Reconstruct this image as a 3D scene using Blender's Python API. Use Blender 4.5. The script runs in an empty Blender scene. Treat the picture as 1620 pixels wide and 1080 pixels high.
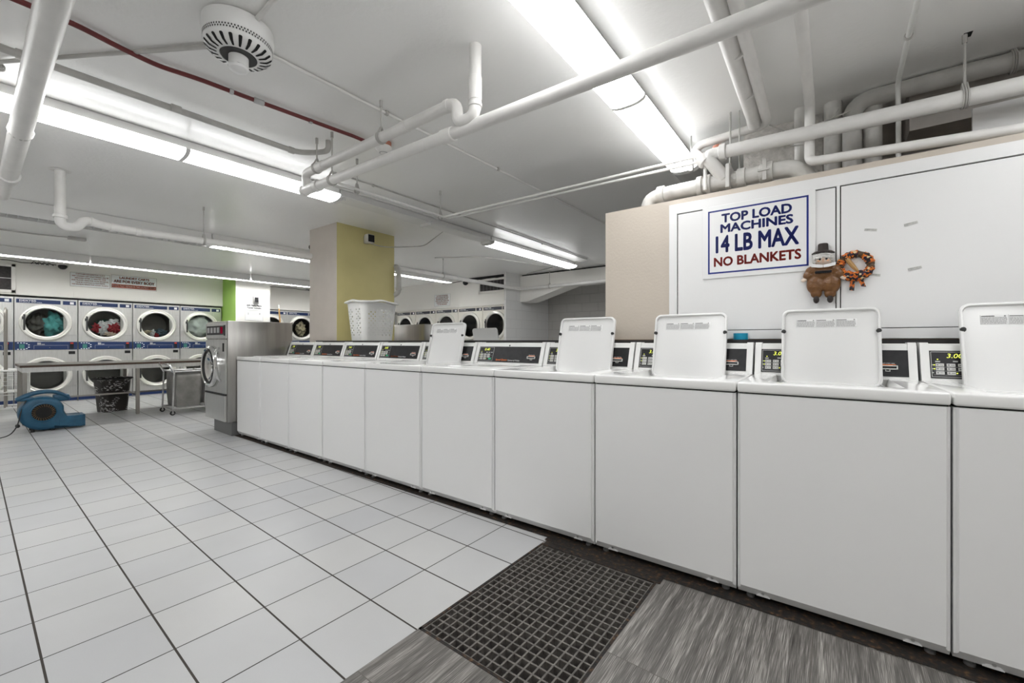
import bpy, bmesh, math, random
from mathutils import Vector, Matrix, Euler, noise
random.seed(7)
PI = math.pi
SC = bpy.context.scene
COL = SC.collection

# ------------------------------------------------------------------ camera, world, exposure
cd = bpy.data.cameras.new('camera'); CAM = bpy.data.objects.new('camera', cd); COL.objects.link(CAM)
cd.sensor_width = 36.0; cd.lens = 36.0 * 660.5 / 1620.0; cd.clip_start = 0.05; cd.clip_end = 60
CAM.location = (0, 0, 1.12); CAM.rotation_euler = (PI / 2, 0, 0.6551)
SC.camera = CAM
W = bpy.data.worlds.new('world'); SC.world = W; W.use_nodes = True
W.node_tree.nodes['Background'].inputs[0].default_value = (0.9, 0.93, 1.0, 1)
W.node_tree.nodes['Background'].inputs[1].default_value = 0.0
SC.view_settings.view_transform = 'Standard'; SC.view_settings.look = 'None'
SC.view_settings.exposure = 1.26; SC.view_settings.gamma = 1.0
SC.view_settings.use_curve_mapping = False
SC.cycles.max_bounces = 16; SC.cycles.diffuse_bounces = 12
LAMP = 6.0          # brightness of every lit fluorescent lens in the room
CZ = 2.585          # ceiling height

# ------------------------------------------------------------------ materials
def nd(nt, typ, **kw):
    n = nt.nodes.new(typ)
    for k, v in kw.items(): setattr(n, k, v)
    return n
def mat(name, col, rough=.5, metal=0.0, spec=.5, coat=0.0, bump=0.0, bscale=40.0, var=0.0, vscale=6.0, stretch=None):
    m = bpy.data.materials.new(name); m.use_nodes = True
    nt = m.node_tree; b = nt.nodes['Principled BSDF']
    b.inputs['Base Color'].default_value = (*col, 1); b.inputs['Roughness'].default_value = rough
    b.inputs['Metallic'].default_value = metal; b.inputs['Specular IOR Level'].default_value = spec
    b.inputs['Coat Weight'].default_value = coat; b.inputs['Coat Roughness'].default_value = .08
    if bump or var:
        tc = nd(nt, 'ShaderNodeTexCoord'); src = tc.outputs['Object']
        if stretch:
            mp = nd(nt, 'ShaderNodeMapping'); mp.inputs['Scale'].default_value = stretch
            nt.links.new(src, mp.inputs[0]); src = mp.outputs[0]
    if var:
        n = nd(nt, 'ShaderNodeTexNoise'); n.inputs['Scale'].default_value = vscale; n.inputs['Detail'].default_value = 5
        nt.links.new(src, n.inputs['Vector'])
        r = nd(nt, 'ShaderNodeMapRange'); r.inputs[1].default_value = .3; r.inputs[2].default_value = .7
        r.inputs[3].default_value = 1 - var; r.inputs[4].default_value = 1 + var * .4
        nt.links.new(n.outputs['Fac'], r.inputs[0])
        mx = nd(nt, 'ShaderNodeMix', data_type='RGBA', blend_type='MULTIPLY'); mx.inputs[0].default_value = 1
        mx.inputs[6].default_value = (*col, 1); nt.links.new(r.outputs[0], mx.inputs[7])
        nt.links.new(mx.outputs[2], b.inputs['Base Color'])
    if bump:
        n2 = nd(nt, 'ShaderNodeTexNoise'); n2.inputs['Scale'].default_value = bscale; n2.inputs['Detail'].default_value = 4
        nt.links.new(src, n2.inputs['Vector'])
        bp = nd(nt, 'ShaderNodeBump'); bp.inputs['Strength'].default_value = bump; bp.inputs['Distance'].default_value = .01
        nt.links.new(n2.outputs['Fac'], bp.inputs['Height']); nt.links.new(bp.outputs[0], b.inputs['Normal'])
    return m
def emit(name, col, s):
    m = bpy.data.materials.new(name); m.use_nodes = True; nt = m.node_tree; nt.nodes.clear()
    e = nd(nt, 'ShaderNodeEmission'); e.inputs[0].default_value = (*col, 1); e.inputs[1].default_value = s
    o = nd(nt, 'ShaderNodeOutputMaterial'); nt.links.new(e.outputs[0], o.inputs[0]); return m
def glass(name, tint, refl=.12):
    m = bpy.data.materials.new(name); m.use_nodes = True; nt = m.node_tree; nt.nodes.clear()
    t = nd(nt, 'ShaderNodeBsdfTransparent'); t.inputs[0].default_value = (*tint, 1)
    g = nd(nt, 'ShaderNodeBsdfGlossy'); g.inputs['Roughness'].default_value = .03
    lw = nd(nt, 'ShaderNodeLayerWeight'); lw.inputs[0].default_value = refl
    mx = nd(nt, 'ShaderNodeMixShader'); o = nd(nt, 'ShaderNodeOutputMaterial')
    nt.links.new(lw.outputs['Fresnel'], mx.inputs[0]); nt.links.new(t.outputs[0], mx.inputs[1]); nt.links.new(g.outputs[0], mx.inputs[2])
    nt.links.new(mx.outputs[0], o.inputs[0]); return m

WHITE = (.80, .80, .79)
M = {}
M['enamel'] = mat('washer_enamel', (.78, .78, .78), .34, 0, .35)
M['enamel_top'] = mat('washer_top_enamel', (.80, .80, .79), .09, 0, .5)
M['lidw'] = mat('lid_enamel', (.74, .74, .735), .22, 0, .5)
M['console'] = mat('console_plastic', (.74, .74, .73), .35)
M['blackpanel'] = mat('black_control_panel', (.014, .014, .016), .42, 0, .3, var=.4, vscale=25)
M['key'] = mat('grey_key', (.62, .62, .6), .4)
M['keyink'] = mat('key_ink', (.08, .08, .09), .5)
M['greenkey'] = mat('green_key', (.0, .42, .20), .4)
M['orange'] = mat('orange_ink', (.85, .20, .03), .4)
M['whiteink'] = mat('white_ink', (.8, .8, .8), .5)
M['greyink'] = mat('grey_ink', (.42, .42, .42), .5)
M['print'] = mat('fine_print_ink', (.20, .20, .20), .5)
M['led'] = emit('yellow_green_display', (.75, .85, .12), .75)
M['ledred'] = emit('red_display', (.35, .01, .04), .2)
M['rubber'] = mat('black_rubber', (.015, .015, .015), .6)
M['steel'] = mat('stainless_steel', (.40, .39, .37), .28, 1, var=.18, vscale=4, stretch=(3, 3, .3))
M['steelpanel'] = mat('brushed_stainless_panel', (.60, .60, .585), .33, .75, var=.10, vscale=5, stretch=(12, 12, 1))
M['chrome'] = mat('chrome', (.72, .72, .71), .12, 1)
M['galv'] = mat('galvanised_steel', (.5, .5, .5), .35, .9, var=.15, vscale=20)
M['legsteel'] = mat('table_leg_steel', (.36, .34, .31), .35, .8)
M['darkbase'] = mat('dark_painted_base', (.13, .13, .13), .45)
M['dryerwhite'] = mat('dryer_almond_enamel', (.74, .72, .66), .35)
M['ring'] = mat('dryer_door_ring', (.70, .69, .65), .28, .25)
M['ringdark'] = mat('door_gasket', (.03, .03, .03), .5)
M['navy'] = mat('navy_panel', (.010, .028, .105), .3)
M['navydark'] = mat('dark_slate_panel', (.03, .035, .05), .3)
M['drum'] = mat('dryer_drum_metal', (.16, .155, .145), .4, .7)
M['glass'] = glass('door_glass', (.80, .82, .80), .25)
M['glassdark'] = glass('dark_door_glass', (.42, .43, .41), .28)
M['lettering_white'] = mat('white_lettering', (.85, .86, .88), .4)
M['redpaint'] = mat('red_slot', (.6, .05, .03), .4)
M['paintpipe'] = mat('white_painted_pipe', (.74, .73, .71), .38, bump=.15, bscale=30, var=.06, vscale=8)
M['dustpipe'] = mat('dusty_grey_pipe', (.52, .51, .49), .45, bump=.1, bscale=30, var=.15, vscale=10)
M['ironpipe'] = mat('painted_cast_iron', (.62, .61, .585), .4, bump=.4, bscale=25, var=.22, vscale=9)
M['redpipe'] = mat('red_sprinkler_pipe', (.15, .022, .022), .45, var=.25, vscale=12)
M['copper'] = mat('terracotta_fitting', (.42, .16, .10), .5)
M['strap'] = mat('hanger_steel', (.50, .49, .47), .5, .3)
M['beige'] = mat('beige_wall_paint', (.56, .50, .43), .5, bump=.12, bscale=60, var=.05, vscale=2)
M['colbeige'] = mat('column_taupe_paint', (.57, .52, .47), .55, bump=.15, bscale=50, var=.05)
M['colyellow'] = mat('column_mustard_paint', (.60, .535, .25), .5, bump=.15, bscale=50, var=.08, vscale=2.5)
M['green'] = mat('lime_green_paint', (.36, .60, .12), .5)
M['offwhite'] = mat('offwhite_wall_paint', (.83, .815, .78), .5, bump=.06, bscale=40)
M['cab'] = mat('white_laminate', (.79, .79, .79), .38)
M['gap'] = mat('shadow_gap_black', (.02, .02, .02), .8)
M['ledge'] = mat('black_ledge_laminate', (.022, .02, .02), .35, var=.4, vscale=20)
M['trimbrown'] = mat('brown_edge', (.20, .13, .08), .5)
M['signwhite'] = mat('sign_white', (.80, .80, .80), .3)
M['signblue'] = mat('sign_blue', (.008, .02, .20), .35)
M['signred'] = mat('sign_red', (.30, .018, .012), .35)
M['signbrown'] = mat('sign_brown_red', (.32, .07, .03), .4)
M['blueplastic'] = mat('blue_plastic', (.012, .085, .16), .38, var=.25, vscale=9)
M['bluetape'] = mat('blue_tape', (.0, .26, .42), .5)
M['basket'] = mat('white_basket_plastic', (.82, .82, .80), .35)
M['tabletop'] = mat('table_top_laminate', (.085, .075, .065), .45)
M['tableedge'] = mat('dark_brown_table_edge', (.055, .030, .018), .5)
M['bag'] = mat('grey_silver_fabric', (.24, .235, .22), .40, .35, bump=1.0, bscale=11, var=.3, vscale=7)
M['wire'] = mat('white_wire', (.72, .72, .70), .4)
M['cord'] = mat('black_cord', (.012, .012, .012), .5)
M['domeblack'] = mat('camera_dome', (.01, .01, .012), .1)
M['camwhite'] = mat('camera_housing', (.75, .74, .72), .4)
M['brass'] = mat('grille_dark', (.05, .045, .045), .7, bump=.5, bscale=150, var=.4, vscale=40)
M['fixture'] = mat('fixture_white_enamel', (.76, .76, .75), .35)
M['hole'] = mat('dark_opening', (.01, .01, .01), .9)
M['concrete'] = mat('rough_painted_concrete', (.58, .56, .53), .7, bump=.8, bscale=60, var=.25, vscale=30)
M['concdark'] = mat('grey_painted_concrete', (.50, .47, .44), .6, bump=.3, bscale=40, var=.15, vscale=8)
M['mopwood'] = mat('mop_wood', (.42, .24, .08), .5)
M['skin'] = mat('doll_skin_cloth', (.74, .62, .52), .7)
M['dollhair'] = mat('doll_white_curls', (.84, .83, .80), .8, bump=1, bscale=250)
M['dollbrown'] = mat('brown_satin', (.17, .072, .02), .28, bump=.5, bscale=60, var=.2, vscale=40)
M['dollhat'] = mat('dark_brown_felt', (.035, .026, .022), .7)
M['blush'] = mat('doll_cheek', (.75, .42, .25), .7)
M['pink'] = mat('red_cloth', (.30, .02, .03), .8)
M['whitecloth'] = mat('white_cloth', (.70, .72, .74), .8, var=.35, vscale=30)
M['greencloth'] = mat('dark_green_cloth', (.012, .045, .035), .8)
M['tealcloth'] = mat('teal_towel', (.10, .42, .42), .8, var=.3, vscale=14)
M['navycloth'] = mat('slate_blue_cloth', (.07, .11, .14), .8, var=.4, vscale=20)
M['greycloth'] = mat('grey_brown_cloth', (.10, .095, .085), .8, var=.4, vscale=8, stretch=(3, 3, 1))
M['creamcloth'] = mat('cream_cloth', (.50, .44, .30), .8, var=.4, vscale=12)
M['sheet'] = mat('white_bed_sheet', (.66, .72, .70), .8, var=.2, vscale=8)
M['clear'] = mat('hook_clear_plastic', (.75, .72, .70), .2)
M['tapeclear'] = mat('dusty_clear_tape', (.52, .52, .50), .3, var=.5, vscale=60)

def wreath_mat(name):
    m = bpy.data.materials.new(name); m.use_nodes = True; nt = m.node_tree; b = nt.nodes['Principled BSDF']
    tc = nd(nt, 'ShaderNodeTexCoord'); v = nd(nt, 'ShaderNodeTexVoronoi'); v.inputs['Scale'].default_value = 95
    nt.links.new(tc.outputs['Object'], v.inputs['Vector'])
    r = nd(nt, 'ShaderNodeValToRGB'); r.color_ramp.interpolation = 'CONSTANT'
    els = [(0, (.012, .01, .012)), (.38, (.55, .13, .015)), (.66, (.03, .012, .04)), (.76, (.70, .20, .02)), (.93, (.62, .50, .30))]
    while len(r.color_ramp.elements) < len(els): r.color_ramp.elements.new(.5)
    for e, (p, c) in zip(r.color_ramp.elements, els): e.position = p; e.color = (*c, 1)
    sp = nd(nt, 'ShaderNodeSeparateColor'); nt.links.new(v.outputs['Color'], sp.inputs[0])
    nt.links.new(sp.outputs[0], r.inputs[0]); nt.links.new(r.outputs[0], b.inputs['Base Color']); b.inputs['Roughness'].default_value = .7
    return m
M['halloween'] = wreath_mat('pumpkin_print_cloth')
M['twig'] = mat('brown_twig', (.12, .07, .035), .8, bump=1, bscale=120, var=.4, vscale=60)

def math_(nt, op, a, b=None):
    n = nd(nt, 'ShaderNodeMath', operation=op)
    for i, x in enumerate((a, b)):
        if x is None: continue
        if isinstance(x, (int, float)): n.inputs[i].default_value = x
        else: nt.links.new(x, n.inputs[i])
    return n.outputs[0]
def tile_mat():
    m = bpy.data.materials.new('white_floor_tile'); m.use_nodes = True; nt = m.node_tree; b = nt.nodes['Principled BSDF']
    tc = nd(nt, 'ShaderNodeTexCoord'); s = nd(nt, 'ShaderNodeSeparateXYZ'); nt.links.new(tc.outputs['Object'], s.inputs[0])
    u = math_(nt, 'DIVIDE', math_(nt, 'ADD', s.outputs[0], 2.8396), .3127)
    v = math_(nt, 'DIVIDE', math_(nt, 'SUBTRACT', s.outputs[1], .1567), .3018)
    def dist(x, w):   # 1 inside the joint
        f = math_(nt, 'FRACT', math_(nt, 'ADD', x, .5)); d = math_(nt, 'ABSOLUTE', math_(nt, 'SUBTRACT', f, .5))
        return math_(nt, 'LESS_THAN', d, w)
    iu = math_(nt, 'FLOOR', u); iv = math_(nt, 'FLOOR', v)
    cb = nd(nt, 'ShaderNodeCombineXYZ'); nt.links.new(iu, cb.inputs[0]); nt.links.new(iv, cb.inputs[1])
    wn = nd(nt, 'ShaderNodeTexWhiteNoise'); nt.links.new(cb.outputs[0], wn.inputs['Vector'])
    cr = nd(nt, 'ShaderNodeMix', data_type='RGBA'); nt.links.new(wn.outputs['Value'], cr.inputs[0])
    cr.inputs[6].default_value = (.44, .445, .455, 1); cr.inputs[7].default_value = (.49, .49, .485, 1)
    n = nd(nt, 'ShaderNodeTexNoise'); n.inputs['Scale'].default_value = 2.5; n.inputs['Detail'].default_value = 6
    nt.links.new(tc.outputs['Object'], n.inputs['Vector'])
    ns = nd(nt, 'ShaderNodeTexNoise'); ns.inputs['Scale'].default_value = 260; nt.links.new(tc.outputs['Object'], ns.inputs['Vector'])
    k = nd(nt, 'ShaderNodeMapRange'); k.inputs[1].default_value = .3; k.inputs[2].default_value = .7; k.inputs[3].default_value = .93; k.inputs[4].default_value = 1.03
    nt.links.new(math_(nt, 'ADD', math_(nt, 'MULTIPLY', n.outputs['Fac'], .7), math_(nt, 'MULTIPLY', ns.outputs['Fac'], .3)), k.inputs[0])
    mu = nd(nt, 'ShaderNodeMix', data_type='RGBA', blend_type='MULTIPLY'); mu.inputs[0].default_value = 1
    nt.links.new(cr.outputs[2], mu.inputs[6]); nt.links.new(k.outputs[0], mu.inputs[7])
    j = math_(nt, 'MAXIMUM', dist(u, .0085), dist(v, .0115))
    mj = nd(nt, 'ShaderNodeMix', data_type='RGBA'); nt.links.new(j, mj.inputs[0]); nt.links.new(mu.outputs[2], mj.inputs[6])
    mj.inputs[7].default_value = (.035, .028, .022, 1)
    nt.links.new(mj.outputs[2], b.inputs['Base Color'])
    rg = nd(nt, 'ShaderNodeMix'); nt.links.new(j, rg.inputs[0]); rg.inputs[2].default_value = .33; rg.inputs[3].default_value = .8
    nt.links.new(rg.outputs[0], b.inputs['Roughness']); b.inputs['Specular IOR Level'].default_value = .45
    bp = nd(nt, 'ShaderNodeBump'); bp.inputs['Strength'].default_value = .4; bp.inputs['Distance'].default_value = .004; bp.invert = True
    nt.links.new(j, bp.inputs['Height']); nt.links.new(bp.outputs[0], b.inputs['Normal'])
    return m
def plank_mat():
    m = bpy.data.materials.new('grey_wood_look_tile'); m.use_nodes = True; nt = m.node_tree; b = nt.nodes['Principled BSDF']
    tc = nd(nt, 'ShaderNodeTexCoord'); s = nd(nt, 'ShaderNodeSeparateXYZ'); nt.links.new(tc.outputs['Object'], s.inputs[0])
    u = math_(nt, 'DIVIDE', math_(nt, 'ADD', s.outputs[0], .66), .30); iu = math_(nt, 'FLOOR', u)
    v = math_(nt, 'DIVIDE', math_(nt, 'SUBTRACT', s.outputs[1], 1.406), .60)
    def dist(x, w):
        f = math_(nt, 'FRACT', math_(nt, 'ADD', x, .5)); return math_(nt, 'LESS_THAN', math_(nt, 'ABSOLUTE', math_(nt, 'SUBTRACT', f, .5)), w)
    cb = nd(nt, 'ShaderNodeCombineXYZ'); nt.links.new(math_(nt, 'ADD', s.outputs[0], math_(nt, 'MULTIPLY', math_(nt, 'FLOOR', v), 3.7)), cb.inputs[0]); nt.links.new(math_(nt, 'ADD', s.outputs[1], math_(nt, 'MULTIPLY', iu, 5.3)), cb.inputs[1])
    def streak(sx, sy, det):
        mp = nd(nt, 'ShaderNodeMapping'); mp.inputs['Scale'].default_value = (sx, sy, 1); nt.links.new(cb.outputs[0], mp.inputs[0])
        n = nd(nt, 'ShaderNodeTexNoise'); n.inputs['Scale'].default_value = 1; n.inputs['Detail'].default_value = det; n.inputs['Distortion'].default_value = .3
        nt.links.new(mp.outputs[0], n.inputs['Vector']); return n.outputs['Fac']
    f = math_(nt, 'ADD', math_(nt, 'MULTIPLY', streak(420, 9, 3), .55), math_(nt, 'MULTIPLY', streak(40, 1.5, 5), .45))
    r = nd(nt, 'ShaderNodeValToRGB'); e = r.color_ramp.elements
    e[0].position = .30; e[0].color = (.028, .025, .022, 1); e[1].position = .70; e[1].color = (.46, .44, .41, 1)
    x = e.new(.5); x.color = (.125, .117, .108, 1)
    nt.links.new(f, r.inputs[0])
    j = math_(nt, 'MAXIMUM', dist(u, .006), dist(v, .003))
    mj = nd(nt, 'ShaderNodeMix', data_type='RGBA'); nt.links.new(j, mj.inputs[0]); nt.links.new(r.outputs[0], mj.inputs[6]); mj.inputs[7].default_value = (.10, .09, .08, 1)
    nt.links.new(mj.outputs[2], b.inputs['Base Color']); b.inputs['Roughness'].default_value = .42
    bp = nd(nt, 'ShaderNodeBump'); bp.inputs['Strength'].default_value = .25; bp.inputs['Distance'].default_value = .003
    nt.links.new(f, bp.inputs['Height']); nt.links.new(bp.outputs[0], b.inputs['Normal'])
    return m
def block_mat(name, col, mort):
    m = bpy.data.materials.new(name); m.use_nodes = True; nt = m.node_tree; b = nt.nodes['Principled BSDF']
    tc = nd(nt, 'ShaderNodeTexCoord'); s = nd(nt, 'ShaderNodeSeparateXYZ'); nt.links.new(tc.outputs['Object'], s.inputs[0])
    cb = nd(nt, 'ShaderNodeCombineXYZ'); nt.links.new(math_(nt, 'ADD', s.outputs[0], s.outputs[1]), cb.inputs[0]); nt.links.new(s.outputs[2], cb.inputs[1])
    br = nd(nt, 'ShaderNodeTexBrick'); br.inputs['Scale'].default_value = 1; br.inputs['Brick Width'].default_value = .4; br.inputs['Row Height'].default_value = .2
    br.inputs['Mortar Size'].default_value = .006; br.inputs['Mortar Smooth'].default_value = .5
    br.inputs['Color1'].default_value = (*col, 1); br.inputs['Color2'].default_value = (*col, 1); br.inputs['Mortar'].default_value = (*mort, 1)
    nt.links.new(cb.outputs[0], br.inputs['Vector']); nt.links.new(br.outputs['Color'], b.inputs['Base Color'])
    bp = nd(nt, 'ShaderNodeBump'); bp.inputs['Strength'].default_value = .5; bp.inputs['Distance'].default_value = .004; bp.invert = True
    nt.links.new(br.outputs['Fac'], bp.inputs['Height']); nt.links.new(bp.outputs[0], b.inputs['Normal']); b.inputs['Roughness'].default_value = .5
    return m
def ceil_mat():
    m = bpy.data.materials.new('glossy_painted_concrete_ceiling'); m.use_nodes = True; nt = m.node_tree; b = nt.nodes['Principled BSDF']
    tc = nd(nt, 'ShaderNodeTexCoord')
    n1 = nd(nt, 'ShaderNodeTexNoise'); n1.inputs['Scale'].default_value = 1.3; n1.inputs['Detail'].default_value = 4; nt.links.new(tc.outputs['Object'], n1.inputs['Vector'])
    n2 = nd(nt, 'ShaderNodeTexNoise'); n2.inputs['Scale'].default_value = 45; n2.inputs['Detail'].default_value = 6; nt.links.new(tc.outputs['Object'], n2.inputs['Vector'])
    k = nd(nt, 'ShaderNodeMix', data_type='RGBA'); nt.links.new(n1.outputs['Fac'], k.inputs[0])
    k.inputs[6].default_value = (.82, .815, .80, 1); k.inputs[7].default_value = (.88, .88, .87, 1)
    nt.links.new(k.outputs[2], b.inputs['Base Color']); b.inputs['Roughness'].default_value = .30; b.inputs['Specular IOR Level'].default_value = .5
    h = math_(nt, 'ADD', math_(nt, 'MULTIPLY', n1.outputs['Fac'], 2.0), math_(nt, 'MULTIPLY', n2.outputs['Fac'], .22))
    bp = nd(nt, 'ShaderNodeBump'); bp.inputs['Strength'].default_value = .35; bp.inputs['Distance'].default_value = .02
    nt.links.new(h, bp.inputs['Height']); nt.links.new(bp.outputs[0], b.inputs['Normal'])
    return m
def grime_mat():
    m = bpy.data.materials.new('rusty_grime'); m.use_nodes = True; nt = m.node_tree; b = nt.nodes['Principled BSDF']
    tc = nd(nt, 'ShaderNodeTexCoord'); n = nd(nt, 'ShaderNodeTexNoise'); n.inputs['Scale'].default_value = 45; n.inputs['Detail'].default_value = 8
    nt.links.new(tc.outputs['Object'], n.inputs['Vector']); r = nd(nt, 'ShaderNodeValToRGB'); e = r.color_ramp.elements
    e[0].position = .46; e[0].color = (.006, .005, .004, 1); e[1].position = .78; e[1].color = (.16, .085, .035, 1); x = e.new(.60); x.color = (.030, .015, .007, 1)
    nt.links.new(n.outputs['Fac'], r.inputs[0]); nt.links.new(r.outputs[0], b.inputs['Base Color']); b.inputs['Roughness'].default_value = .75
    bp = nd(nt, 'ShaderNodeBump'); bp.inputs['Strength'].default_value = .8; bp.inputs['Distance'].default_value = .006
    nt.links.new(n.outputs['Fac'], bp.inputs['Height']); nt.links.new(bp.outputs[0], b.inputs['Normal']); return m
def bin_mat():
    m = bpy.data.materials.new('black_bin_painted_reflections'); m.use_nodes = True; nt = m.node_tree; b = nt.nodes['Principled BSDF']
    tc = nd(nt, 'ShaderNodeTexCoord'); mp = nd(nt, 'ShaderNodeMapping'); mp.inputs['Rotation'].default_value = (0, .6, 0); mp.inputs['Scale'].default_value = (26, 26, 70)
    nt.links.new(tc.outputs['Object'], mp.inputs[0])
    n = nd(nt, 'ShaderNodeTexNoise'); n.inputs['Scale'].default_value = 1; n.inputs['Detail'].default_value = 2; nt.links.new(mp.outputs[0], n.inputs['Vector'])
    w = nd(nt, 'ShaderNodeTexNoise'); w.inputs['Scale'].default_value = 6; nt.links.new(tc.outputs['Object'], w.inputs['Vector'])
    f = math_(nt, 'MULTIPLY', math_(nt, 'GREATER_THAN', n.outputs['Fac'], .55), math_(nt, 'GREATER_THAN', w.outputs['Fac'], .52))
    mx = nd(nt, 'ShaderNodeMix', data_type='RGBA'); nt.links.new(f, mx.inputs[0]); mx.inputs[6].default_value = (.022, .018, .015, 1); mx.inputs[7].default_value = (.5, .49, .48, 1)  # pale blotches paint reflected surroundings into the black of the bin
    nt.links.new(mx.outputs[2], b.inputs['Base Color']); b.inputs['Roughness'].default_value = .4; return m
M['tile'] = tile_mat(); M['plank'] = plank_mat(); M['ceil'] = ceil_mat(); M['grime'] = grime_mat(); M['bin'] = bin_mat()
M['blockwhite'] = block_mat('white_block_wall', (.70, .70, .69), (.60, .60, .59))
M['blockgrey'] = block_mat('grey_block_wall', (.47, .46, .44), (.36, .35, .33))
M['grate'] = mat('worn_grey_grate', (.15, .138, .125), .5, .2, bump=.5, bscale=60, var=.5, vscale=30)
M['lens'] = emit('lit_lens', (.995, 1.0, 1.0), LAMP)
M['tube'] = emit('lit_tube', (1.0, 1.0, .985), LAMP * 3.6)
M['lensoff'] = mat('unlit_lens', (.55, .55, .54), .25)

# ------------------------------------------------------------------ mesh helpers
def B(): return bmesh.new()
def T(bm, verts, mtx):
    bmesh.ops.transform(bm, matrix=mtx, verts=verts)
def box(bm, x0, x1, y0, y1, z0, z1, bev=0.0, seg=2):
    r = bmesh.ops.create_cube(bm, size=1)
    vs = r['verts']
    for v in vs: v.co = Vector(((x0 + x1) / 2 + v.co.x * (x1 - x0), (y0 + y1) / 2 + v.co.y * (y1 - y0), (z0 + z1) / 2 + v.co.z * (z1 - z0)))
    if bev > 0:
        es = list({e for v in vs for e in v.link_edges})
        bmesh.ops.bevel(bm, geom=es, offset=bev, segments=seg, affect='EDGES', profile=.5)
def frame_of(d):
    d = d.normalized(); up = Vector((0, 0, 1)) if abs(d.z) < .95 else Vector((1, 0, 0))
    a = d.cross(up).normalized(); return a, d.cross(a).normalized()
def sweep(bm, pts, r, seg=12, bend=0.0, caps=True, n=5):
    P = [Vector(p) for p in pts]
    if bend > 0 and len(P) > 2:
        Q = [P[0]]
        for i in range(1, len(P) - 1):
            a, b, c = P[i - 1], P[i], P[i + 1]
            k = min(bend, (a - b).length * .48, (c - b).length * .48)
            s = b + (a - b).normalized() * k; e = b + (c - b).normalized() * k
            for j in range(n + 1):
                t = j / n; Q.append(s.lerp(b, t).lerp(b.lerp(e, t), t))
        Q.append(P[-1]); P = Q
    rings = []; a0 = None
    for i, p in enumerate(P):
        d = (P[min(i + 1, len(P) - 1)] - P[max(i - 1, 0)])
        if d.length < 1e-9: d = Vector((0, 0, 1))
        d.normalize()
        if a0 is None: a, b = frame_of(d)
        else:
            a = (a0 - d * a0.dot(d)).normalized(); b = d.cross(a).normalized()
        a0 = a
        rr = r[i] if isinstance(r, (list, tuple)) else r
        rings.append([bm.verts.new(p + (a * math.cos(2 * PI * k / seg) + b * math.sin(2 * PI * k / seg)) * rr) for k in range(seg)])
    for i in range(len(rings) - 1):
        for k in range(seg):
            bm.faces.new((rings[i][k], rings[i][(k + 1) % seg], rings[i + 1][(k + 1) % seg], rings[i + 1][k]))
    if caps:
        bm.faces.new(rings[0][::-1]); bm.faces.new(rings[-1])
def cyl(bm, p0, p1, r, seg=16): sweep(bm, [p0, p1], r, seg)
def lathe(bm, prof, seg=32, c=(0, 0, 0), axis=(0, 0, 1), cap0=False, cap1=False):
    ax = Vector(axis).normalized(); a, b = frame_of(ax); c = Vector(c); R = []
    for (r, h) in prof:
        R.append([bm.verts.new(c + ax * h + (a * math.cos(2 * PI * k / seg) + b * math.sin(2 * PI * k / seg)) * r) for k in range(seg)])
    for i in range(len(R) - 1):
        for k in range(seg): bm.faces.new((R[i][k], R[i][(k + 1) % seg], R[i + 1][(k + 1) % seg], R[i + 1][k]))
    if cap0: bm.faces.new(R[0][::-1])
    if cap1: bm.faces.new(R[-1])
def prism(bm, prof, x0, x1, axis='x'):
    """profile in the other two axes, extruded along axis"""
    def mk(t, p): return (t, p[0], p[1]) if axis == 'x' else ((p[0], t, p[1]) if axis == 'y' else (p[0], p[1], t))
    A = [bm.verts.new(mk(x0, p)) for p in prof]; Bv = [bm.verts.new(mk(x1, p)) for p in prof]
    n = len(prof)
    f = [bm.faces.new(A[::-1]), bm.faces.new(Bv)]
    for i in range(n): f.append(bm.faces.new((A[i], A[(i + 1) % n], Bv[(i + 1) % n], Bv[i])))
    bmesh.ops.recalc_face_normals(bm, faces=f); return f
def rrect(w, h, r, n=4, cx=0, cy=0):
    out = []
    for (sx, sy, a0) in ((1, 1, 0), (-1, 1, 90), (-1, -1, 180), (1, -1, 270)):
        for i in range(n + 1):
            a = math.radians(a0 + 90 * i / n); out.append((cx + sx * (w / 2 - r) + r * math.cos(a), cy + sy * (h / 2 - r) + r * math.sin(a)))
    return out
def ball(bm, c, r, sub=3, sc=(1, 1, 1), rough=0.0, fr=8.0, seed=0):
    g = bmesh.ops.create_icosphere(bm, subdivisions=sub, radius=1)
    for v in g['verts']:
        k = 1 + (rough * noise.noise(v.co * fr * .3 + Vector((seed, seed * .7, 0))) if rough else 0)
        v.co = Vector(c) + Vector((v.co.x * sc[0], v.co.y * sc[1], v.co.z * sc[2])) * r * k
def obj(name, bm, m, parent=None, loc=(0, 0, 0), rot=(0, 0, 0), smooth=35):
    bmesh.ops.recalc_face_normals(bm, faces=bm.faces)
    me = bpy.data.meshes.new(name); bm.to_mesh(me); bm.free()
    return mobj(name, me, m, parent, loc, rot, smooth)
def mobj(name, me, m, parent=None, loc=(0, 0, 0), rot=(0, 0, 0), smooth=35):
    if m is not None:
        me.materials.clear(); me.materials.append(M[m] if isinstance(m, str) else m)
    if smooth:
        for p in me.polygons: p.use_smooth = True
        me.set_sharp_from_angle(angle=math.radians(smooth))
    o = bpy.data.objects.new(name, me); COL.objects.link(o); o.location = loc; o.rotation_euler = rot
    if parent: o.parent = parent
    return o
def tag(o, label, cat, group=None, kind=None):
    o['label'] = label; o['category'] = cat
    if group: o['group'] = group
    if kind: o['kind'] = kind
    return o
def thing(name, label, cat, loc=(0, 0, 0), rz=0.0, group=None):
    o = bpy.data.objects.new(name, None); COL.objects.link(o); o.location = loc; o.rotation_euler = (0, 0, rz)
    o.empty_display_size = .1
    return tag(o, label, cat, group)
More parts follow.
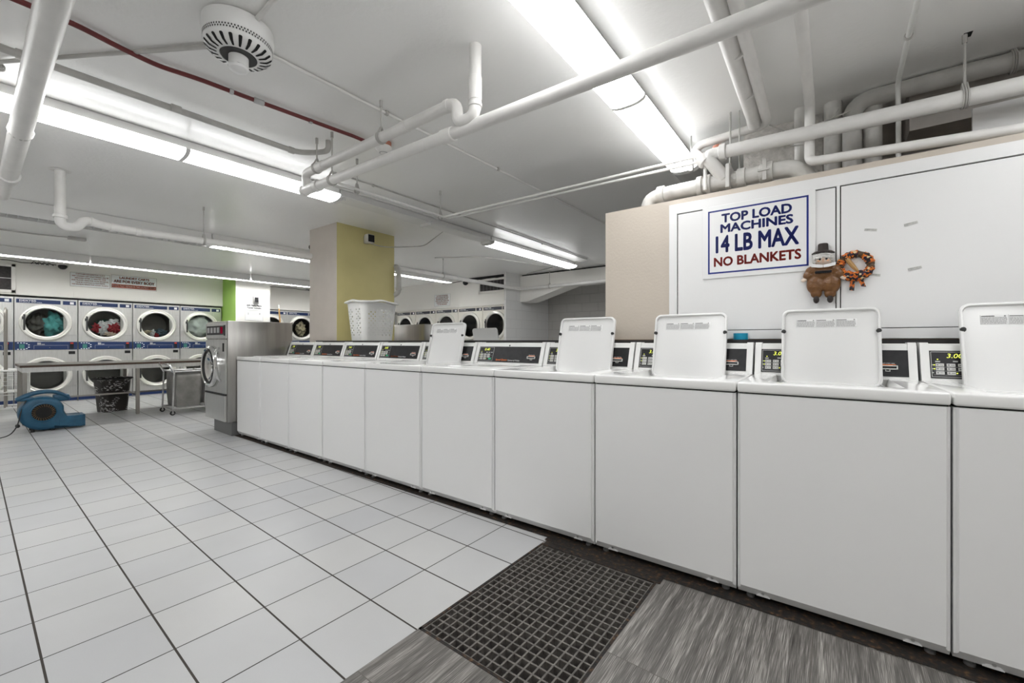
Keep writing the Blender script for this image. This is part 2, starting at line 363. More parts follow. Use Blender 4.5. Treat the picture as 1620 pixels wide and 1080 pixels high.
def struct(name, bm, m, loc=(0, 0, 0), rz=0.0, parent=None, smooth=35):
    o = obj(name, bm, m, parent, loc, (0, 0, rz), smooth)
    if parent is None: o['kind'] = 'structure'
    return o
def dup(root, loc, rz, label):
    def cp(o, par):
        c = o.copy(); COL.objects.link(c); c.parent = par
        for ch in o.children: cp(ch, c)
        return c
    r = cp(root, None); r.location = loc; r.rotation_euler = (0, 0, rz); r['label'] = label; return r
# --- lettering: text curves turned into flat meshes, made once up front
_TX = {}
def text_mesh(body, bold=0.0, shear=0.0, align='CENTER', depth=0.0006):
    key = (body, bold, shear, align)
    if key in _TX: return _TX[key]
    c = bpy.data.curves.new('lettering', 'FONT'); c.body = body; c.size = 1; c.align_x = align; c.align_y = 'CENTER'
    c.offset = bold; c.shear = shear; c.resolution_u = 3; c.fill_mode = 'FRONT'
    o = bpy.data.objects.new('lettering', c); COL.objects.link(o)
    dg = bpy.context.evaluated_depsgraph_get(); me = bpy.data.meshes.new_from_object(o.evaluated_get(dg))
    bpy.data.objects.remove(o); bpy.data.curves.remove(c)
    _TX[key] = me; return me
def text(name, body, m, parent, loc, width=None, height=None, rot=(PI / 2, 0, 0), bold=0.0, shear=0.0, align='CENTER'):
    """lettering scaled so that its real bounding box is width x height"""
    me = text_mesh(body, 0.0, shear, align).copy()
    xs = [v.co.x for v in me.vertices]; ys = [v.co.y for v in me.vertices]
    bw, bh = max(xs) - min(xs), max(ys) - min(ys)
    sy = height / bh if height else width / bw
    sx = width / bw if width else sy
    if bold:
        bmx = bmesh.new()
        for dx, dy in ((0, 0), (1, 0), (-1, 0), (0, 1), (0, -1), (.7, .7), (-.7, .7), (.7, -.7), (-.7, -.7)):
            n0 = len(bmx.verts); bmx.from_mesh(me); bmx.verts.ensure_lookup_table()
            for v in bmx.verts[n0:]: v.co.x += dx * bold; v.co.y += dy * bold
        bmx.to_mesh(me); bmx.free()
        xs = [v.co.x for v in me.vertices]; ys = [v.co.y for v in me.vertices]
        sx, sy = sx * bw / (max(xs) - min(xs)), sy * bh / (max(ys) - min(ys))
    cy = (max(ys) + min(ys)) / 2; cx = (max(xs) + min(xs)) / 2 if align == 'CENTER' else min(xs)
    for v in me.vertices: v.co = Vector(((v.co.x - cx) * sx, (v.co.y - cy) * sy, 0))
    return mobj(name, me, m, parent, loc, rot, 0)

# row of washers stands 1.2 degrees off the room's grid
TH = .0208; RX, RY = .3265, 2.0595
def row(a, b, z=0.0): return (RX + a * math.cos(TH) - b * math.sin(TH), RY + a * math.sin(TH) + b * math.cos(TH), z)

# ------------------------------------------------------------------ the room
XF, YR = -11.3, 7.1
def quad(bm, x0, x1, y0, y1, z):
    bm.faces.new([bm.verts.new(p) for p in ((x0, y0, z), (x1, y0, z), (x1, y1, z), (x0, y1, z))])
GX0, GX1, GY0, GY1 = -1.283, -.648, 1.07, 1.945
b = B(); quad(b, -13, GX0, -4, 9.2, 0); struct('floor', b, 'tile')
b = B(); quad(b, GX0, 3.2, -4, GY0, 0); quad(b, GX1, 3.2, GY0, 2.02, 0); quad(b, GX0, GX1, GY1, 9.2, 0); quad(b, GX1, 3.2, 2.02, 9.2, 0)
struct('floor', b, 'plank')
b = B(); box(b, -13, 3.2, -4, 9.2, CZ, CZ + .15); struct('ceiling', b, 'ceil')
b = B(); box(b, -13, XF - .02, -4, 9.2, 1.94, CZ); struct('wall_left', b, 'offwhite')
b = B(); box(b, -13, XF - .76, -4, 9.2, 0, 1.94); struct('wall_left', b, 'offwhite')
b = B(); box(b, -11.31, -5.52, YR + .02, YR + .2, 1.93, CZ); struct('wall_back', b, 'offwhite')
b = B(); box(b, -11.31, -5.52, YR + .75, YR + .9, 0, 1.93); struct('wall_back', b, 'offwhite')
b = B(); box(b, -5.515, -5.462, 6.9, 8.7, 0, CZ); struct('wall_side', b, 'blockwhite')
b = B(); box(b, -5.7, 3.2, 8.55, 8.75, 0, CZ); struct('wall_rear', b, 'blockgrey')
b = B(); box(b, 3.05, 3.2, -4, 9.2, 0, CZ); struct('wall_right', b, 'offwhite')
b = B(); box(b, -13, 3.2, -4.15, -4, 0, CZ); struct('wall_front', b, 'offwhite')
# grime along the foot of the washer row and round the drain
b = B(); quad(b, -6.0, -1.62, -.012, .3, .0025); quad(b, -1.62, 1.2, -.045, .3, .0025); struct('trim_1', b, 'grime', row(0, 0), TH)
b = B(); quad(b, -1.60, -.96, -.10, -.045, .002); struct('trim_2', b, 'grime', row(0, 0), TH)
# drain pit and grate
b = B()
for (x0, x1, y0, y1) in ((GX0 - .02, GX0, GY0, GY1), (GX1, GX1 + .02, GY0, GY1), (GX0, GX1, GY0 - .02, GY0), (GX0, GX1, GY1, GY1 + .02)): box(b, x0, x1, y0, y1, -.2, -.001)
box(b, GX0, GX1, GY0, GY1, -.2, -.18); struct('floor', b, 'hole')
b = B(); nx, ny = 17, 22
fx0, fx1, fy0, fy1 = GX0 + .012, GX1 - .012, GY0 + .012, GY1 - .012
for i in range(nx + 1):
    x = fx0 + (fx1 - fx0) * i / nx; t = .0034 if 0 < i < nx else .006; box(b, x - t, x + t, fy0, fy1, -.05, -.002)
for i in range(ny + 1):
    y = fy0 + (fy1 - fy0) * i / ny; t = .0034 if 0 < i < ny else .006; box(b, fx0, fx1, y - t, y + t, -.05, -.0025)
tag(obj('drain_grate', b, 'grate', loc=(0, 0, 0), smooth=0), 'worn grey square-mesh drain grate set into the floor before the washers', 'drain grate')
b = B()
for (x0, x1, y0, y1) in ((GX0, GX0 + .012, GY0, GY1), (GX1 - .012, GX1, GY0, GY1), (GX0, GX1, GY0, GY0 + .012)): box(b, x0, x1, y0, y1, -.03, .001)
struct('trim_3', b, 'grime')

# pillar standing in the counter between the two washer rows
b = B(); box(b, -.640, 0, 0, .86, 0, CZ)
pil = struct('wall_pillar', b, 'colbeige', row(-5.137 + .0, .80), TH)
me = pil.data; me.materials.append(M['colyellow'])
for p in me.polygons:
    if p.normal.x > .5: p.material_index = 1
# green and white pier against the far wall
b = B(); box(b, -11.4, -10.55, 3.625, 4.34, 0, CZ); pg = struct('wall_pier', b, 'offwhite')
pg.data.materials.append(M['green'])
for p in pg.data.polygons:
    if p.normal.y < -.5: p.material_index = 1
# concrete beam with a haunch at the back right
b = B(); prism(b, [(-5.46, 2.55), (-5.46, 1.99), (-5.25, 1.99), (-4.2, 2.275), (3.0, 2.29), (3.0, 2.55)], 7.40, 7.80, 'y')
struct('wall_beam', b, 'offwhite')
b = B(); box(b, -5.46, 3.0, 7.47, 7.75, 2.55, CZ); struct('trim_gap_shade', b, 'gap')  # black fill paints the shade in the gap between beam and ceiling
b = B(); box(b, -6.75, -5.52, YR - .01, YR + .03, 2.50, CZ); struct('trim_5', b, 'gap')
# beige partition behind the near half of the row, open above
PZ = 2.052
b = B(); box(b, -1.622, 2.6, 0, .075, 0, PZ); struct('wall_partition', b, 'beige', row(0, .80), TH)
# concrete stub and dark wall above and behind the partition
b = B(); box(b, -.50, -.05, 3.34, 3.75, 1.2, CZ); struct('wall_stub', b, 'concrete')
b = B(); box(b, -.06, 3.05, 3.62, 3.8, 1.2, CZ); struct('wall_recess', b, 'concdark')
b = B(); box(b, .35, 3.05, 3.30, 3.62, 2.33, CZ); struct('wall_lintel', b, 'concdark')
# counter (black-topped bulkhead) between the two rows
ct = thing('counter', 'long low bulkhead with thin black top running behind the white washers', 'counter', row(0, 0), TH)
b = B(); box(b, -5.45, 1.3, .715, .798, 0, 1.10); box(b, -4.45, -1.64, .798, 1.72, 0, 1.10); obj('body', b, 'cab', ct)
b = B(); box(b, -5.45, 1.3, .705, .798, 1.10, 1.130); box(b, -4.45, -1.64, .798, 1.74, 1.10, 1.130); obj('black_top', b, 'ledge', ct)
# built-in white cupboard on the partition
cb_ = thing('wall_cabinet', 'wide white built-in cupboard with two flush doors on the beige partition', 'cabinet', row(0, .80), TH)
b = B()
for (x0, x1, z0, z1) in ((-1.166, -1.116, 1.135, 2.015), (-1.116, 1.9, 1.952, 2.015), (-1.116, 1.9, 1.135, 1.187), (-.294, -.280, 1.187, 1.952), (1.2, 1.26, 1.187, 1.952)):
    box(b, x0, x1, -.022, -.001, z0, z1, .001, 1)
obj('frame', b, 'cab', cb_)
b = B(); box(b, -1.118, 1.2, -.006, -.001, 1.185, 1.955); obj('gap_lining', b, 'gap', cb_)
for (x0, x1) in ((-1.110, -.299), (-.275, 1.195)):
    b = B(); box(b, x0, x1, -.021, -.004, 1.191, 1.945, .001, 1); obj('door', b, 'cab', cb_)
b = B(); box(b, -1.62, 1.9, -.012, -.001, 1.128, 1.134); struct('trim_6', b, 'trimbrown', row(0, .80), TH)

# far-wall boards and windows
b = B(); box(b, XF - .02, XF - .005, 1.2, 3.5, 1.955, 2.06); struct('trim_7', b, 'offwhite')
b = B(); box(b, -11.0, -5.65, YR + .008, YR + .02, 1.95, 2.105); struct('trim_8', b, 'offwhite')
def window(name, loc, rz, w, h, nxm, nzm, fw=.05):
    t = bpy.data.objects.new(name, None); COL.objects.link(t); t.location = loc; t.rotation_euler = (0, 0, rz); t['kind'] = 'structure'
    b = B()
    for (x0, x1, z0, z1) in ((-w / 2, -w / 2 + fw, 0, h), (w / 2 - fw, w / 2, 0, h), (-w / 2, w / 2, 0, fw), (-w / 2, w / 2, h - fw, h)): box(b, x0, x1, -.03, .0, z0, z1, .004, 1)
    obj('window_frame', b, 'offwhite', t)
    b = B(); box(b, -w / 2 + fw, w / 2 - fw, -.012, -.004, fw, h - fw); obj('pane', b, 'brass', t)
    b = B()
    for i in range(1, nxm): x = -w / 2 + fw + (w - 2 * fw) * i / nxm; box(b, x - .006, x + .006, -.018, -.01, fw, h - fw)
    for i in range(1, nzm): z = fw + (h - 2 * fw) * i / nzm; box(b, -w / 2 + fw, w / 2 - fw, -.018, -.01, z - .006, z + .006)
    obj('mullion', b, 'wire' if nzm > 1 else 'darkbase', t)
    return t
window('window_1', (XF - .018, .14, 1.965), PI / 2, .72, .50, 4, 2)
window('window_2', (-6.02, YR + .018, 2.205), 0, .80, .325, 7, 1)

# ------------------------------------------------------------------ top-load washers
CW = .662
def slope(x, s, off=0.0):
    """point on the sloping console face: s runs 0..1 up the face"""
    y0, z0, y1, z1 = .585, .938, .640, 1.104
    d = Vector((0, y1 - y0, z1 - z0)); n = Vector((0, -(z1 - z0), y1 - y0)).normalized()
    return Vector((x, y0, z0)) + d * s + n * off
SL = math.atan2(.166, .055)      # inclination of the face from horizontal
def slab(bm, x0, x1, s0, s1, o0, o1):
    vs = [bm.verts.new(slope(x, s, o)) for o in (o0, o1) for (x, s) in ((x0, s0), (x1, s0), (x1, s1), (x0, s1))]
    for f in ((0, 3, 2, 1), (4, 5, 6, 7), (0, 1, 5, 4), (1, 2, 6, 5), (2, 3, 7, 6), (3, 0, 4, 7)): bm.faces.new([vs[i] for i in f])
def washer(label, lid_open, digits='3.00'):
    t = thing('top_load_washer', label, 'washing machine', (0, 0, 0), 0, 'white top-load washers in the long row')
    b = B(); w = CW / 2
    prism(b, [(.70, .025), (.03, .025), (.004, .062), (.004, .893), (.70, .893)], -w, w)
    es = [e for e in b.edges if abs(e.verts[0].co.y - .004) < 1e-4 and abs(e.verts[1].co.y - .004) < 1e-4 and abs(e.verts[0].co.x - e.verts[1].co.x) < 1e-4]
    bmesh.ops.bevel(b, geom=es, offset=.012, segments=3, affect='EDGES')
    # pressed dimples with the screws that hold the front panel
    obj('cabinet', b, 'enamel', t)
    for sx in (-1, 1):
        b = B(); prism(b, [(-.026, .029), (.026, .029), (.007, .050), (-.007, .050)], .0185, .03, 'y'); 
        for v in b.verts: v.co.x += sx * .235
        d = obj('clip_recess', b, 'enamel', t)
        b = B(); cyl(b, (sx * .235, .012, .046), (sx * .235, .022, .046), .006, 8); obj('screw', b, 'galv', d)
        b = B(); cyl(b, (sx * .285, .05, .008), (sx * .285, .05, .04), .007, 10); lathe(b, [(.016, 0), (.016, .008), (.007, .012)], 12, (sx * .285, .05, .0035), cap0=True)
        obj('levelling_foot', b, 'galv', t)
    b = B(); box(b, -w + .004, w - .004, .02, .69, .888, .899); obj('shadow_joint', b, 'gap', t)
    b = B(); box(b, -w, w, 0, .705, .899, .943, .008, 3)
    if lid_open:
        f = max((f for f in b.faces if f.normal.z > .9), key=lambda f: f.calc_area())
        bmesh.ops.inset_individual(b, faces=[f], thickness=.138)
        r = bmesh.ops.extrude_face_region(b, geom=[f])
        bmesh.ops.delete(b, geom=[f], context='FACES_ONLY')
        for v in r['geom']:
            if isinstance(v, bmesh.types.BMVert): v.co.z -= .035; v.co.x *= .97
    obj('worktop', b, 'enamel_top', t)
    if lid_open:
        b = B(); lathe(b, [(.0, 0), (.17, 0)], 32, (0, .35, .9095)); obj('tub_opening', b, 'hole', t)
    # lid
    LW, LH = .405, .395
    b = B(); n = 5; out = rrect(LW, LH, .035, n, 0, LH / 2); inn = rrect(LW - .020, LH - .020, .029, n, 0, LH / 2)
    inn2 = rrect(LW - .027, LH - .027, .027, n, 0, LH / 2); mid = rrect(LW - .008, LH - .008, .033, n, 0, LH / 2)
    rings = [[b.verts.new((p[0], y, p[1])) for p in ring] for ring, y in ((out, .026), (out, .004), (mid, .0), (inn, .0), (inn2, .016))]
    for i in range(len(rings) - 1):
        N = len(rings[i])
        for k in range(N): b.faces.new((rings[i][k], rings[i][(k + 1) % N], rings[i + 1][(k + 1) % N], rings[i + 1][k]))
    b.faces.new(rings[-1]); b.faces.new(rings[0][::-1])
    if lid_open:
        lid = obj('lid', b, 'lidw', t, (0, .530, .905), (math.radians(-13.5), 0, 0))
        for sx in (-1, 1):
            b = B(); lathe(b, [(.0, -.005), (.009, -.004), (.011, .006)], 12, (sx * (LW / 2 - .009), 0, LH * .70), (0, 1, 0)); obj('bumper', b, 'rubber', lid)
            b = B(); cyl(b, (sx * (LW / 2 - .012), -.004, .012), (sx * (LW / 2 + .006), .004, .004), .004, 8); obj('hinge_pin', b, 'galv', lid)
        b = B(); box(b, -.137, .113, .0148, .0156, LH * .760, LH * .868); lab = obj('warning_label', b, 'whiteink', lid)
        b = B(); z0, z1 = LH * .760, LH * .868
        rnd = random.Random(3); 
        for c in range(3):
            xa = -.134 + c * .083
            box(b, xa - .0025, xa - .0018, .0142, .0148, z0, z1)
            box(b, xa, xa + .04, .0142, .0148, z1 - .008, z1 - .004)
            for k in range(10):
                z = z1 - .0115 - k * .0031; x = xa
                while x < xa + .072:
                    l = rnd.uniform(.003, .011); box(b, x, min(x + l, xa + .076), .0142, .0148, z - .0007, z + .0004); x += l + .0015
            lathe(b, [(.0, 0), (.003, 0)], 10, (xa + .07, .0141, z1 - .006), (0, -1, 0))
        obj('fine_print', b, 'print', lab)
        text('lettering', 'WARNING', 'keyink', lab, (-.114, .0140, z1 - .006), width=.034, height=.005, bold=.02)
    else:
        for v in b.verts: v.co = Vector((v.co.x, .12 + v.co.z, .9445 - v.co.y + .0015))
        obj('lid', b, 'enamel_top', t)
    # console
    b = B(); prism(b, [(.585, .9385), (.640, 1.104), (.650, 1.110), (.70, 1.110), (.70, .9385)], -w + .004, w - .004)
    for sx in (-1, 1):
        f = prism(b, [(.578, .9385), (.634, 1.108), (.646, 1.115), (.702, 1.115), (.702, .9385)], sx * (w - .002) - (.0 if sx < 0 else .03), sx * (w - .002) + (.03 if sx < 0 else .0))
    con = obj('console', b, 'console', t)
    b = B(); slab(b, -.300, .300, .10, .84, .0005, .0035); cp = obj('control_panel', b, 'blackpanel', con)
    b = B()
    X0, X1, S0, S1 = -.294, -.146, .13, .81
    for (x0, x1, s0, s1) in ((X0, X1, S0, S0 + .012), (X0, X1, S1 - .012, S1), (X0, X0 + .002, S0, S1), (X1 - .002, X1, S0, S1)): slab(b, x0, x1, s0, s1, .0035, .0042)
    for k in range(3): slab(b, X0 + .006, X1 - .006, .395 - k * .105, .40 - k * .105, .0035, .004)
    obj('keypad_outline', b, 'greyink', con)
    rot = (SL, 0, 0)
    text('display', digits, 'led', con, slope(-.216, .70, .0045), width=.052, height=.020, rot=rot, shear=.2)
    for i in range(3):
        for j in range(3):
            x = -.266 + j * .036; s = .45 - i * .105
            if i == 2 and j == 2:
                x = -.175
                b = B(); slab(b, x - .013, x + .013, s - .035, s + .035, .0035, .006); obj('start_key', b, 'greenkey', con); continue
            b = B(); slab(b, x - .0135, x + .0135, s - .037, s + .037, .0035, .006)
            k = obj('key', b, 'key', con)
    b = B()
    for i in range(3):
        for j in range(3):
            x = -.266 + j * .036; s = .45 - i * .105
            if (i, j) != (2, 2):
                slab(b, x - .011, x - .004, s - .012, s + .012, .006, .0064); slab(b, x - .001, x + .011, s - .008, s + .006, .006, .0064)
    obj('key_legend', b, 'keyink', con)
    b = B()
    for (x, s) in ((-.284, .45), (-.284, .345), (-.212, .24), (-.272, .60)): slab(b, x - .0022, x + .0022, s - .012, s + .012, .0035, .0055)
    obj('indicator_light', b, 'led', con)
    b = B()
    for (x, s) in ((-.272, .545), (-.215, .555), (-.19, .555), (-.165, .555)): slab(b, x - .008, x + .008, s - .02, s + .015, .0035, .004)
    for i in range(3): slab(b, -.292, -.286, .44 - i * .105, .465 - i * .105, .0035, .004)
    obj('panel_legend', b, 'greyink', con)
    text('brand_lettering', 'Speed Queen', 'orange', con, slope(-.112, .20, .0042), width=.112, height=.018, rot=rot, shear=.2, bold=.02, align='LEFT')
    text('model_lettering', 'Commercial Washer', 'whiteink', con, slope(.008, .195, .0042), width=.115, height=.0125, rot=rot, align='LEFT')
    b = B(); X = .225
    for (x0, x1, s0, s1) in ((X - .036, X + .036, .29, .31), (X - .036, X + .036, .375, .395), (X - .036, X - .032, .29, .395), (X + .032, X + .036, .29, .395)): slab(b, x0, x1, s0, s1, .003, .012)
    slab(b, X - .009, X - .006, .235, .29, .003, .005); slab(b, X + .006, X + .009, .235, .29, .003, .005); slab(b, X - .009, X + .009, .235, .25, .003, .005)
    cs = obj('card_slot', b, 'key', con)
    b = B(); slab(b, X - .03, X + .03, .42, .435, .0035, .0045); slab(b, X - .018, X + .018, .405, .42, .0035, .0045); obj('card_arrow', b, 'orange', cs)
    text('card_lettering', 'INSERT CARD HERE', 'whiteink', cs, slope(X, .458, .0042), width=.052, height=.0055, rot=rot)
    b = B(); lathe(b, [(.0, .002), (.006, .0), (.007, -.002)], 10, slope(0, .90, .002), (0, -math.sin(SL), math.cos(SL))); obj('console_screw', b, 'rubber', con)
    return t
SEAMS = [.66, .001, -.661, -1.339, -2.027, -2.707, -3.386, -4.037, -4.678, -5.319, -5.939]
G_W = {0: 'white top-load washer with raised lid cut off by the right edge of the photo',
       1: 'white top-load washer with raised lid, in front of the brown doll',
       2: 'white top-load washer with raised lid, just left of the blue tape roll',
       3: 'white top-load washer with raised lid in front of the beige partition end',
       4: 'closed white top-load washer standing between two washers with raised lids',
       5: 'white top-load washer with raised lid, farthest of the raised lids in the front row',
       6: 'closed white top-load washer, first to the left of all raised lids',
       7: 'closed white top-load washer below the white laundry basket',
       8: 'closed white top-load washer, second from the stainless front-loader',
       9: 'closed white top-load washer right beside the stainless front-loader'}
OPEN = {0, 1, 2, 3, 5}
proto = {}
for k in range(10):
    xc = (SEAMS[k] + SEAMS[k + 1]) / 2; wid = SEAMS[k] - SEAMS[k + 1] - .007
    op = k in OPEN
    if op not in proto: o = proto[op] = washer(G_W[k], op, '3.00' if op else '0.40')
    else: o = dup(proto[op], (0, 0, 0), 0, G_W[k])
    o.location = row(xc, 0, -.004 * min(k, 4) * 0); o.rotation_euler = (0, 0, TH); o.scale = (wid / CW, 1, 1)
# second row faces the other way behind the counter
o = dup(proto[True], (-3.44, 4.55, 0), PI, 'white washer of the rear row, only its raised lid showing above the counter'); o['group'] = 'rear row machines'

# ------------------------------------------------------------------ stainless front-loader
def front_loader(label):
    t = thing('front_load_washer', label, 'washing machine')
    w, D, H_ = .35, .74, 1.365
    b = B(); box(b, -w, w, 0, D, .165, H_, .006, 2); obj('body', b, 'steel', t)
    b = B(); box(b, -w + .11, w - .02, .045, D - .02, 0, .168); obj('base', b, 'darkbase', t)
    b = B(); box(b, -w + .004, w - .025, -.012, .001, 1.155, H_ - .02, .003, 1); pn = obj('control_panel', b, 'steelpanel', t)
    b = B(); box(b, -w + .04, w - .09, -.0135, -.011, 1.20, 1.31); obj('selector_plate', b, 'blackpanel', pn)
    b = B()
    for i in range(4): x = -w + .06 + i * .11; box(b, x, x + .075, -.0145, -.013, 1.225, 1.29)
    for v in b.verts: pass
    obj('cycle_label', b, 'greyink', pn)
    b = B(); box(b, w - .19, w - .125, -.0155, -.0135, 1.215, 1.295); obj('display', b, 'ledred', pn)
    b = B(); box(b, w - .085, w - .045, -.016, -.011, 1.19, 1.315); box(b, w - .075, w - .055, -.02, -.015, 1.265, 1.30); obj('coin_meter', b, 'blackpanel', pn)
    b = B(); box(b, w - .13, w - .065, -.014, .001, .975, 1.11, .003, 1); s = obj('soap_hatch', b, 'steelpanel', t)
    b = B(); box(b, w - .122, w - .072, -.0155, -.012, 1.0, 1.10); obj('hatch_opening', b, 'hole', s)
    b = B(); box(b, -w, w - .03, -.014, .001, .50, 1.14, .002, 1); obj('front_panel', b, 'steelpanel', t)
    b = B(); box(b, -w, w - .04, -.018, .001, .17, .475, .002, 1); obj('lower_panel', b, 'steelpanel', t)
    b = B(); box(b, -w - .004, w - .03, -.022, .001, .477, .498); obj('dark_seam', b, 'rubber', t)
    # door, standing proud of the front
    c = (-.08, 0, .815); q = .89
    def sc(p): return [(r * q, h) for r, h in p]
    b = B(); lathe(b, sc([(.20, .0), (.285, .0), (.29, .04), (.28, .065), (.255, .08), (.235, .07), (.225, .05), (.20, .03)]), 40, c, (0, -1, 0)); dr = obj('door_ring', b, 'chrome', t)
    b = B(); lathe(b, sc([(.232, .05), (.228, .075), (.215, .078), (.205, .04), (.19, .02)]), 40, c, (0, -1, 0)); obj('gasket', b, 'rubber', dr)
    b = B(); lathe(b, sc([(.21, .06), (.17, .055), (.12, .04), (.06, .028), (.0, .024)]), 32, c, (0, -1, 0)); obj('door_glass', b, 'glass', dr)
    b = B(); lathe(b, sc([(.205, .035), (.20, .0), (.19, -.0)]), 32, c, (0, -1, 0)); lathe(b, sc([(.0, .018), (.205, .018)]), 32, c, (0, -1, 0)); obj('drum', b, 'drum', dr)
    b = B()
    for a in (20, 140, 260): 
        x, z = math.cos(math.radians(a)), math.sin(math.radians(a)); cyl(b, (c[0] + x * .03, -.024, c[2] + z * .03), (c[0] + x * .19, -.03, c[2] + z * .19), .014, 8)
    obj('drum_lifter', b, 'chrome', dr)
    b = B(); sweep(b, [(.12, 0, 1.05), (.155, -.06, 1.02), (.19, -.075, .93), (.2, -.07, .80), (.19, -.05, .68), (.17, 0, .64)], .014, 8, .05); obj('hinge_bracket', b, 'chrome', dr)
    b = B(); box(b, -.40, -.34, -.075, -.05, .785, .815, .006, 2); obj('door_handle', b, 'rubber', dr)
    return t
fl = front_loader('tall stainless front-load washer with round chrome door beside the last white washer')
fl.location = (-5.985, 1.855, 0)
f2 = dup(fl, (-4.90, 4.64, 0), PI, 'stainless machine of the rear row peeking out right of the mustard pillar'); f2['group'] = 'rear row machines'

# ------------------------------------------------------------------ stacked dryers
DW, DH = .766, 1.90
def holed(bm, x0, x1, z0, z1, cx, cz, r, y, n=32):
    C = [bm.verts.new((cx + r * math.cos(2 * PI * k / n), y, cz + r * math.sin(2 * PI * k / n))) for k in range(n)]
    O = []
    for k in range(n):
        a = 2 * PI * k / n; dx, dz = math.cos(a), math.sin(a)
        tx = ((x1 - cx) / dx) if dx > 1e-6 else (((x0 - cx) / dx) if dx < -1e-6 else 9e9)
        tz = ((z1 - cz) / dz) if dz > 1e-6 else (((z0 - cz) / dz) if dz < -1e-6 else 9e9)
        t = min(tx, tz); O.append(bm.verts.new((cx + dx * t, y, cz + dz * t)))
    for k in range(n): bm.faces.new((C[k], C[(k + 1) % n], O[(k + 1) % n], O[k]))
    for (px, pz) in ((x0, z0), (x1, z0), (x0, z1), (x1, z1)):
        best = sorted(range(n), key=lambda k: (O[k].co.x - px) ** 2 + (O[k].co.z - pz) ** 2)[:2]
        try: bm.faces.new((O[best[0]], O[best[1]], bm.verts.new((px, y, pz))))
        except ValueError: pass
def dryer(label, body, header, loc, rz, group, dg='glass', brand=True):
    t = thing('stack_dryer', label, 'dryer', loc, rz, group)
    w = DW / 2
    b = B(); box(b, -w, w, .03, .70, 0.0, DH)
    for f in [f for f in b.faces if f.normal.y < -.9]: b.faces.remove(f)
    for (z0, z1, cz) in ((1.125, DH, 1.46), (.10, .965, .51)):
        holed(b, -w, w, z0, z1, -.01, cz, .262, 0.0)
    for (z0, z1) in ((.965, 1.125), (0, .10)):
        b.faces.new([b.verts.new(p) for p in ((-w, 0, z0), (w, 0, z0), (w, 0, z1), (-w, 0, z1))])
    b.faces.new([b.verts.new(p) for p in ((-w, 0, 0), (-w, .03, 0), (-w, .03, DH), (-w, 0, DH))])
    b.faces.new([b.verts.new(p) for p in ((w, 0, 0), (w, .03, 0), (w, .03, DH), (w, 0, DH))])
    b.faces.new([b.verts.new(p) for p in ((-w, 0, DH), (w, 0, DH), (w, .03, DH), (-w, .03, DH))])
    obj('body', b, body, t, smooth=0)
    for (x0, x1) in ((-w + .02, .165), (.195, w - .02)):
        b = B(); box(b, x0, x1, -.006, .001, 1.80, 1.868, .002, 1); hp = obj('header_panel', b, header, t)
        if x0 < 0:
            text('brand_lettering', 'DEXTER', 'lettering_white', hp, (-.33, -.0068, 1.845), width=.20, height=.024, bold=.03, shear=.1, align='LEFT')
            text('model_lettering', 'STACK DRYER', 'lettering_white', hp, (-.33, -.0068, 1.817), width=.27, height=.014, align='LEFT')
        else:
            b = B(); box(b, .285, .335, -.0075, -.005, 1.812, 1.855); obj('sticker', b, 'lettering_white', hp)
    for cz in (1.46, .51):
        c = (-.01, 0, cz)
        b = B(); lathe(b, [(.328, .0), (.328, .018), (.318, .034), (.300, .040), (.288, .032), (.272, .036), (.258, .030), (.250, .012), (.252, .0)], 48, c, (0, -1, 0)); dr = obj('door_ring', b, 'ring', t)
        b = B(); lathe(b, [(.0, .016), (.253, .016)], 40, c, (0, -1, 0)); obj('door_glass', b, dg, dr)
        b = B(); lathe(b, [(.262, -.0), (.262, -.45), (.0, -.47)], 32, c, (0, -1, 0)); obj('drum', b, 'drum', t)
        b = B(); box(b, c[0] - .275, c[0] - .25, -.05, -.03, cz - .14, cz + .14, .006, 2); box(b, c[0] - .29, c[0] - .26, -.048, -.02, cz + .05, cz + .10); obj('door_handle', b, 'ringdark', dr)
        b = B(); box(b, -w + .05, -w + .085, -.012, 0, cz - .005, cz + .03, .003, 1); obj('hinge_block', b, body, t)
        b = B(); box(b, .20, w - .012, -.010, -.001, cz - .22, cz + .20, .003, 1); obj('service_panel', b, body, t)
    b = B(); box(b, -w + .003, w - .003, -.012, .001, .972, 1.115, .003, 1); st = obj('control_strip', b, header, t)
    b = B(); box(b, -w + .055, -w + .115, -.0145, -.011, .995, 1.07); obj('display', b, mat('lcd_green', (.05, .20, .17), .3) if 'LCD' not in M else M['LCD'], st)
    b = B()
    for (x, z) in ((0, 1.095), (.035, 1.095), (.07, 1.095), (.1, 1.085), (.125, 1.06), (.125, 1.02), (.1, .995), (.07, .985), (.035, .985), (0, .985)):
        box(b, -w + .03 + x, -w + .05 + x, -.0145, -.0115, z - .008, z + .006)
    obj('keypad', b, 'lettering_white', st)
    b = B(); box(b, -.16, .26, -.0135, -.0115, 1.048, 1.052); box(b, -.16, -.157, -.0135, -.0115, .985, 1.05); box(b, .257, .26, -.0135, -.0115, .985, 1.05); obj('panel_line', b, 'greyink', st)
    b = B(); box(b, -.12, -.075, -.0135, -.0115, 1.06, 1.10); box(b, -.07, -.03, -.0135, -.0115, 1.06, 1.075); obj('strip_legend', b, 'greyink', st)
    b = B(); lathe(b, [(.0, .008), (.007, .006), (.009, 0)], 12, (.03, -.012, 1.01), (0, -1, 0)); obj('lock', b, 'chrome', st)
    b = B(); box(b, w - .10, w - .05, -.016, -.011, .985, 1.105); cm = obj('coin_meter', b, 'blackpanel', st)
    b = B(); box(b, w - .095, w - .055, -.018, -.0155, 1.075, 1.10); obj('coin_slot', b, 'redpaint', cm)
    b = B(); box(b, w - .115, w - .03, -.008, .001, .885, .94, .003, 1); obj('coin_return', b, 'hole', t)
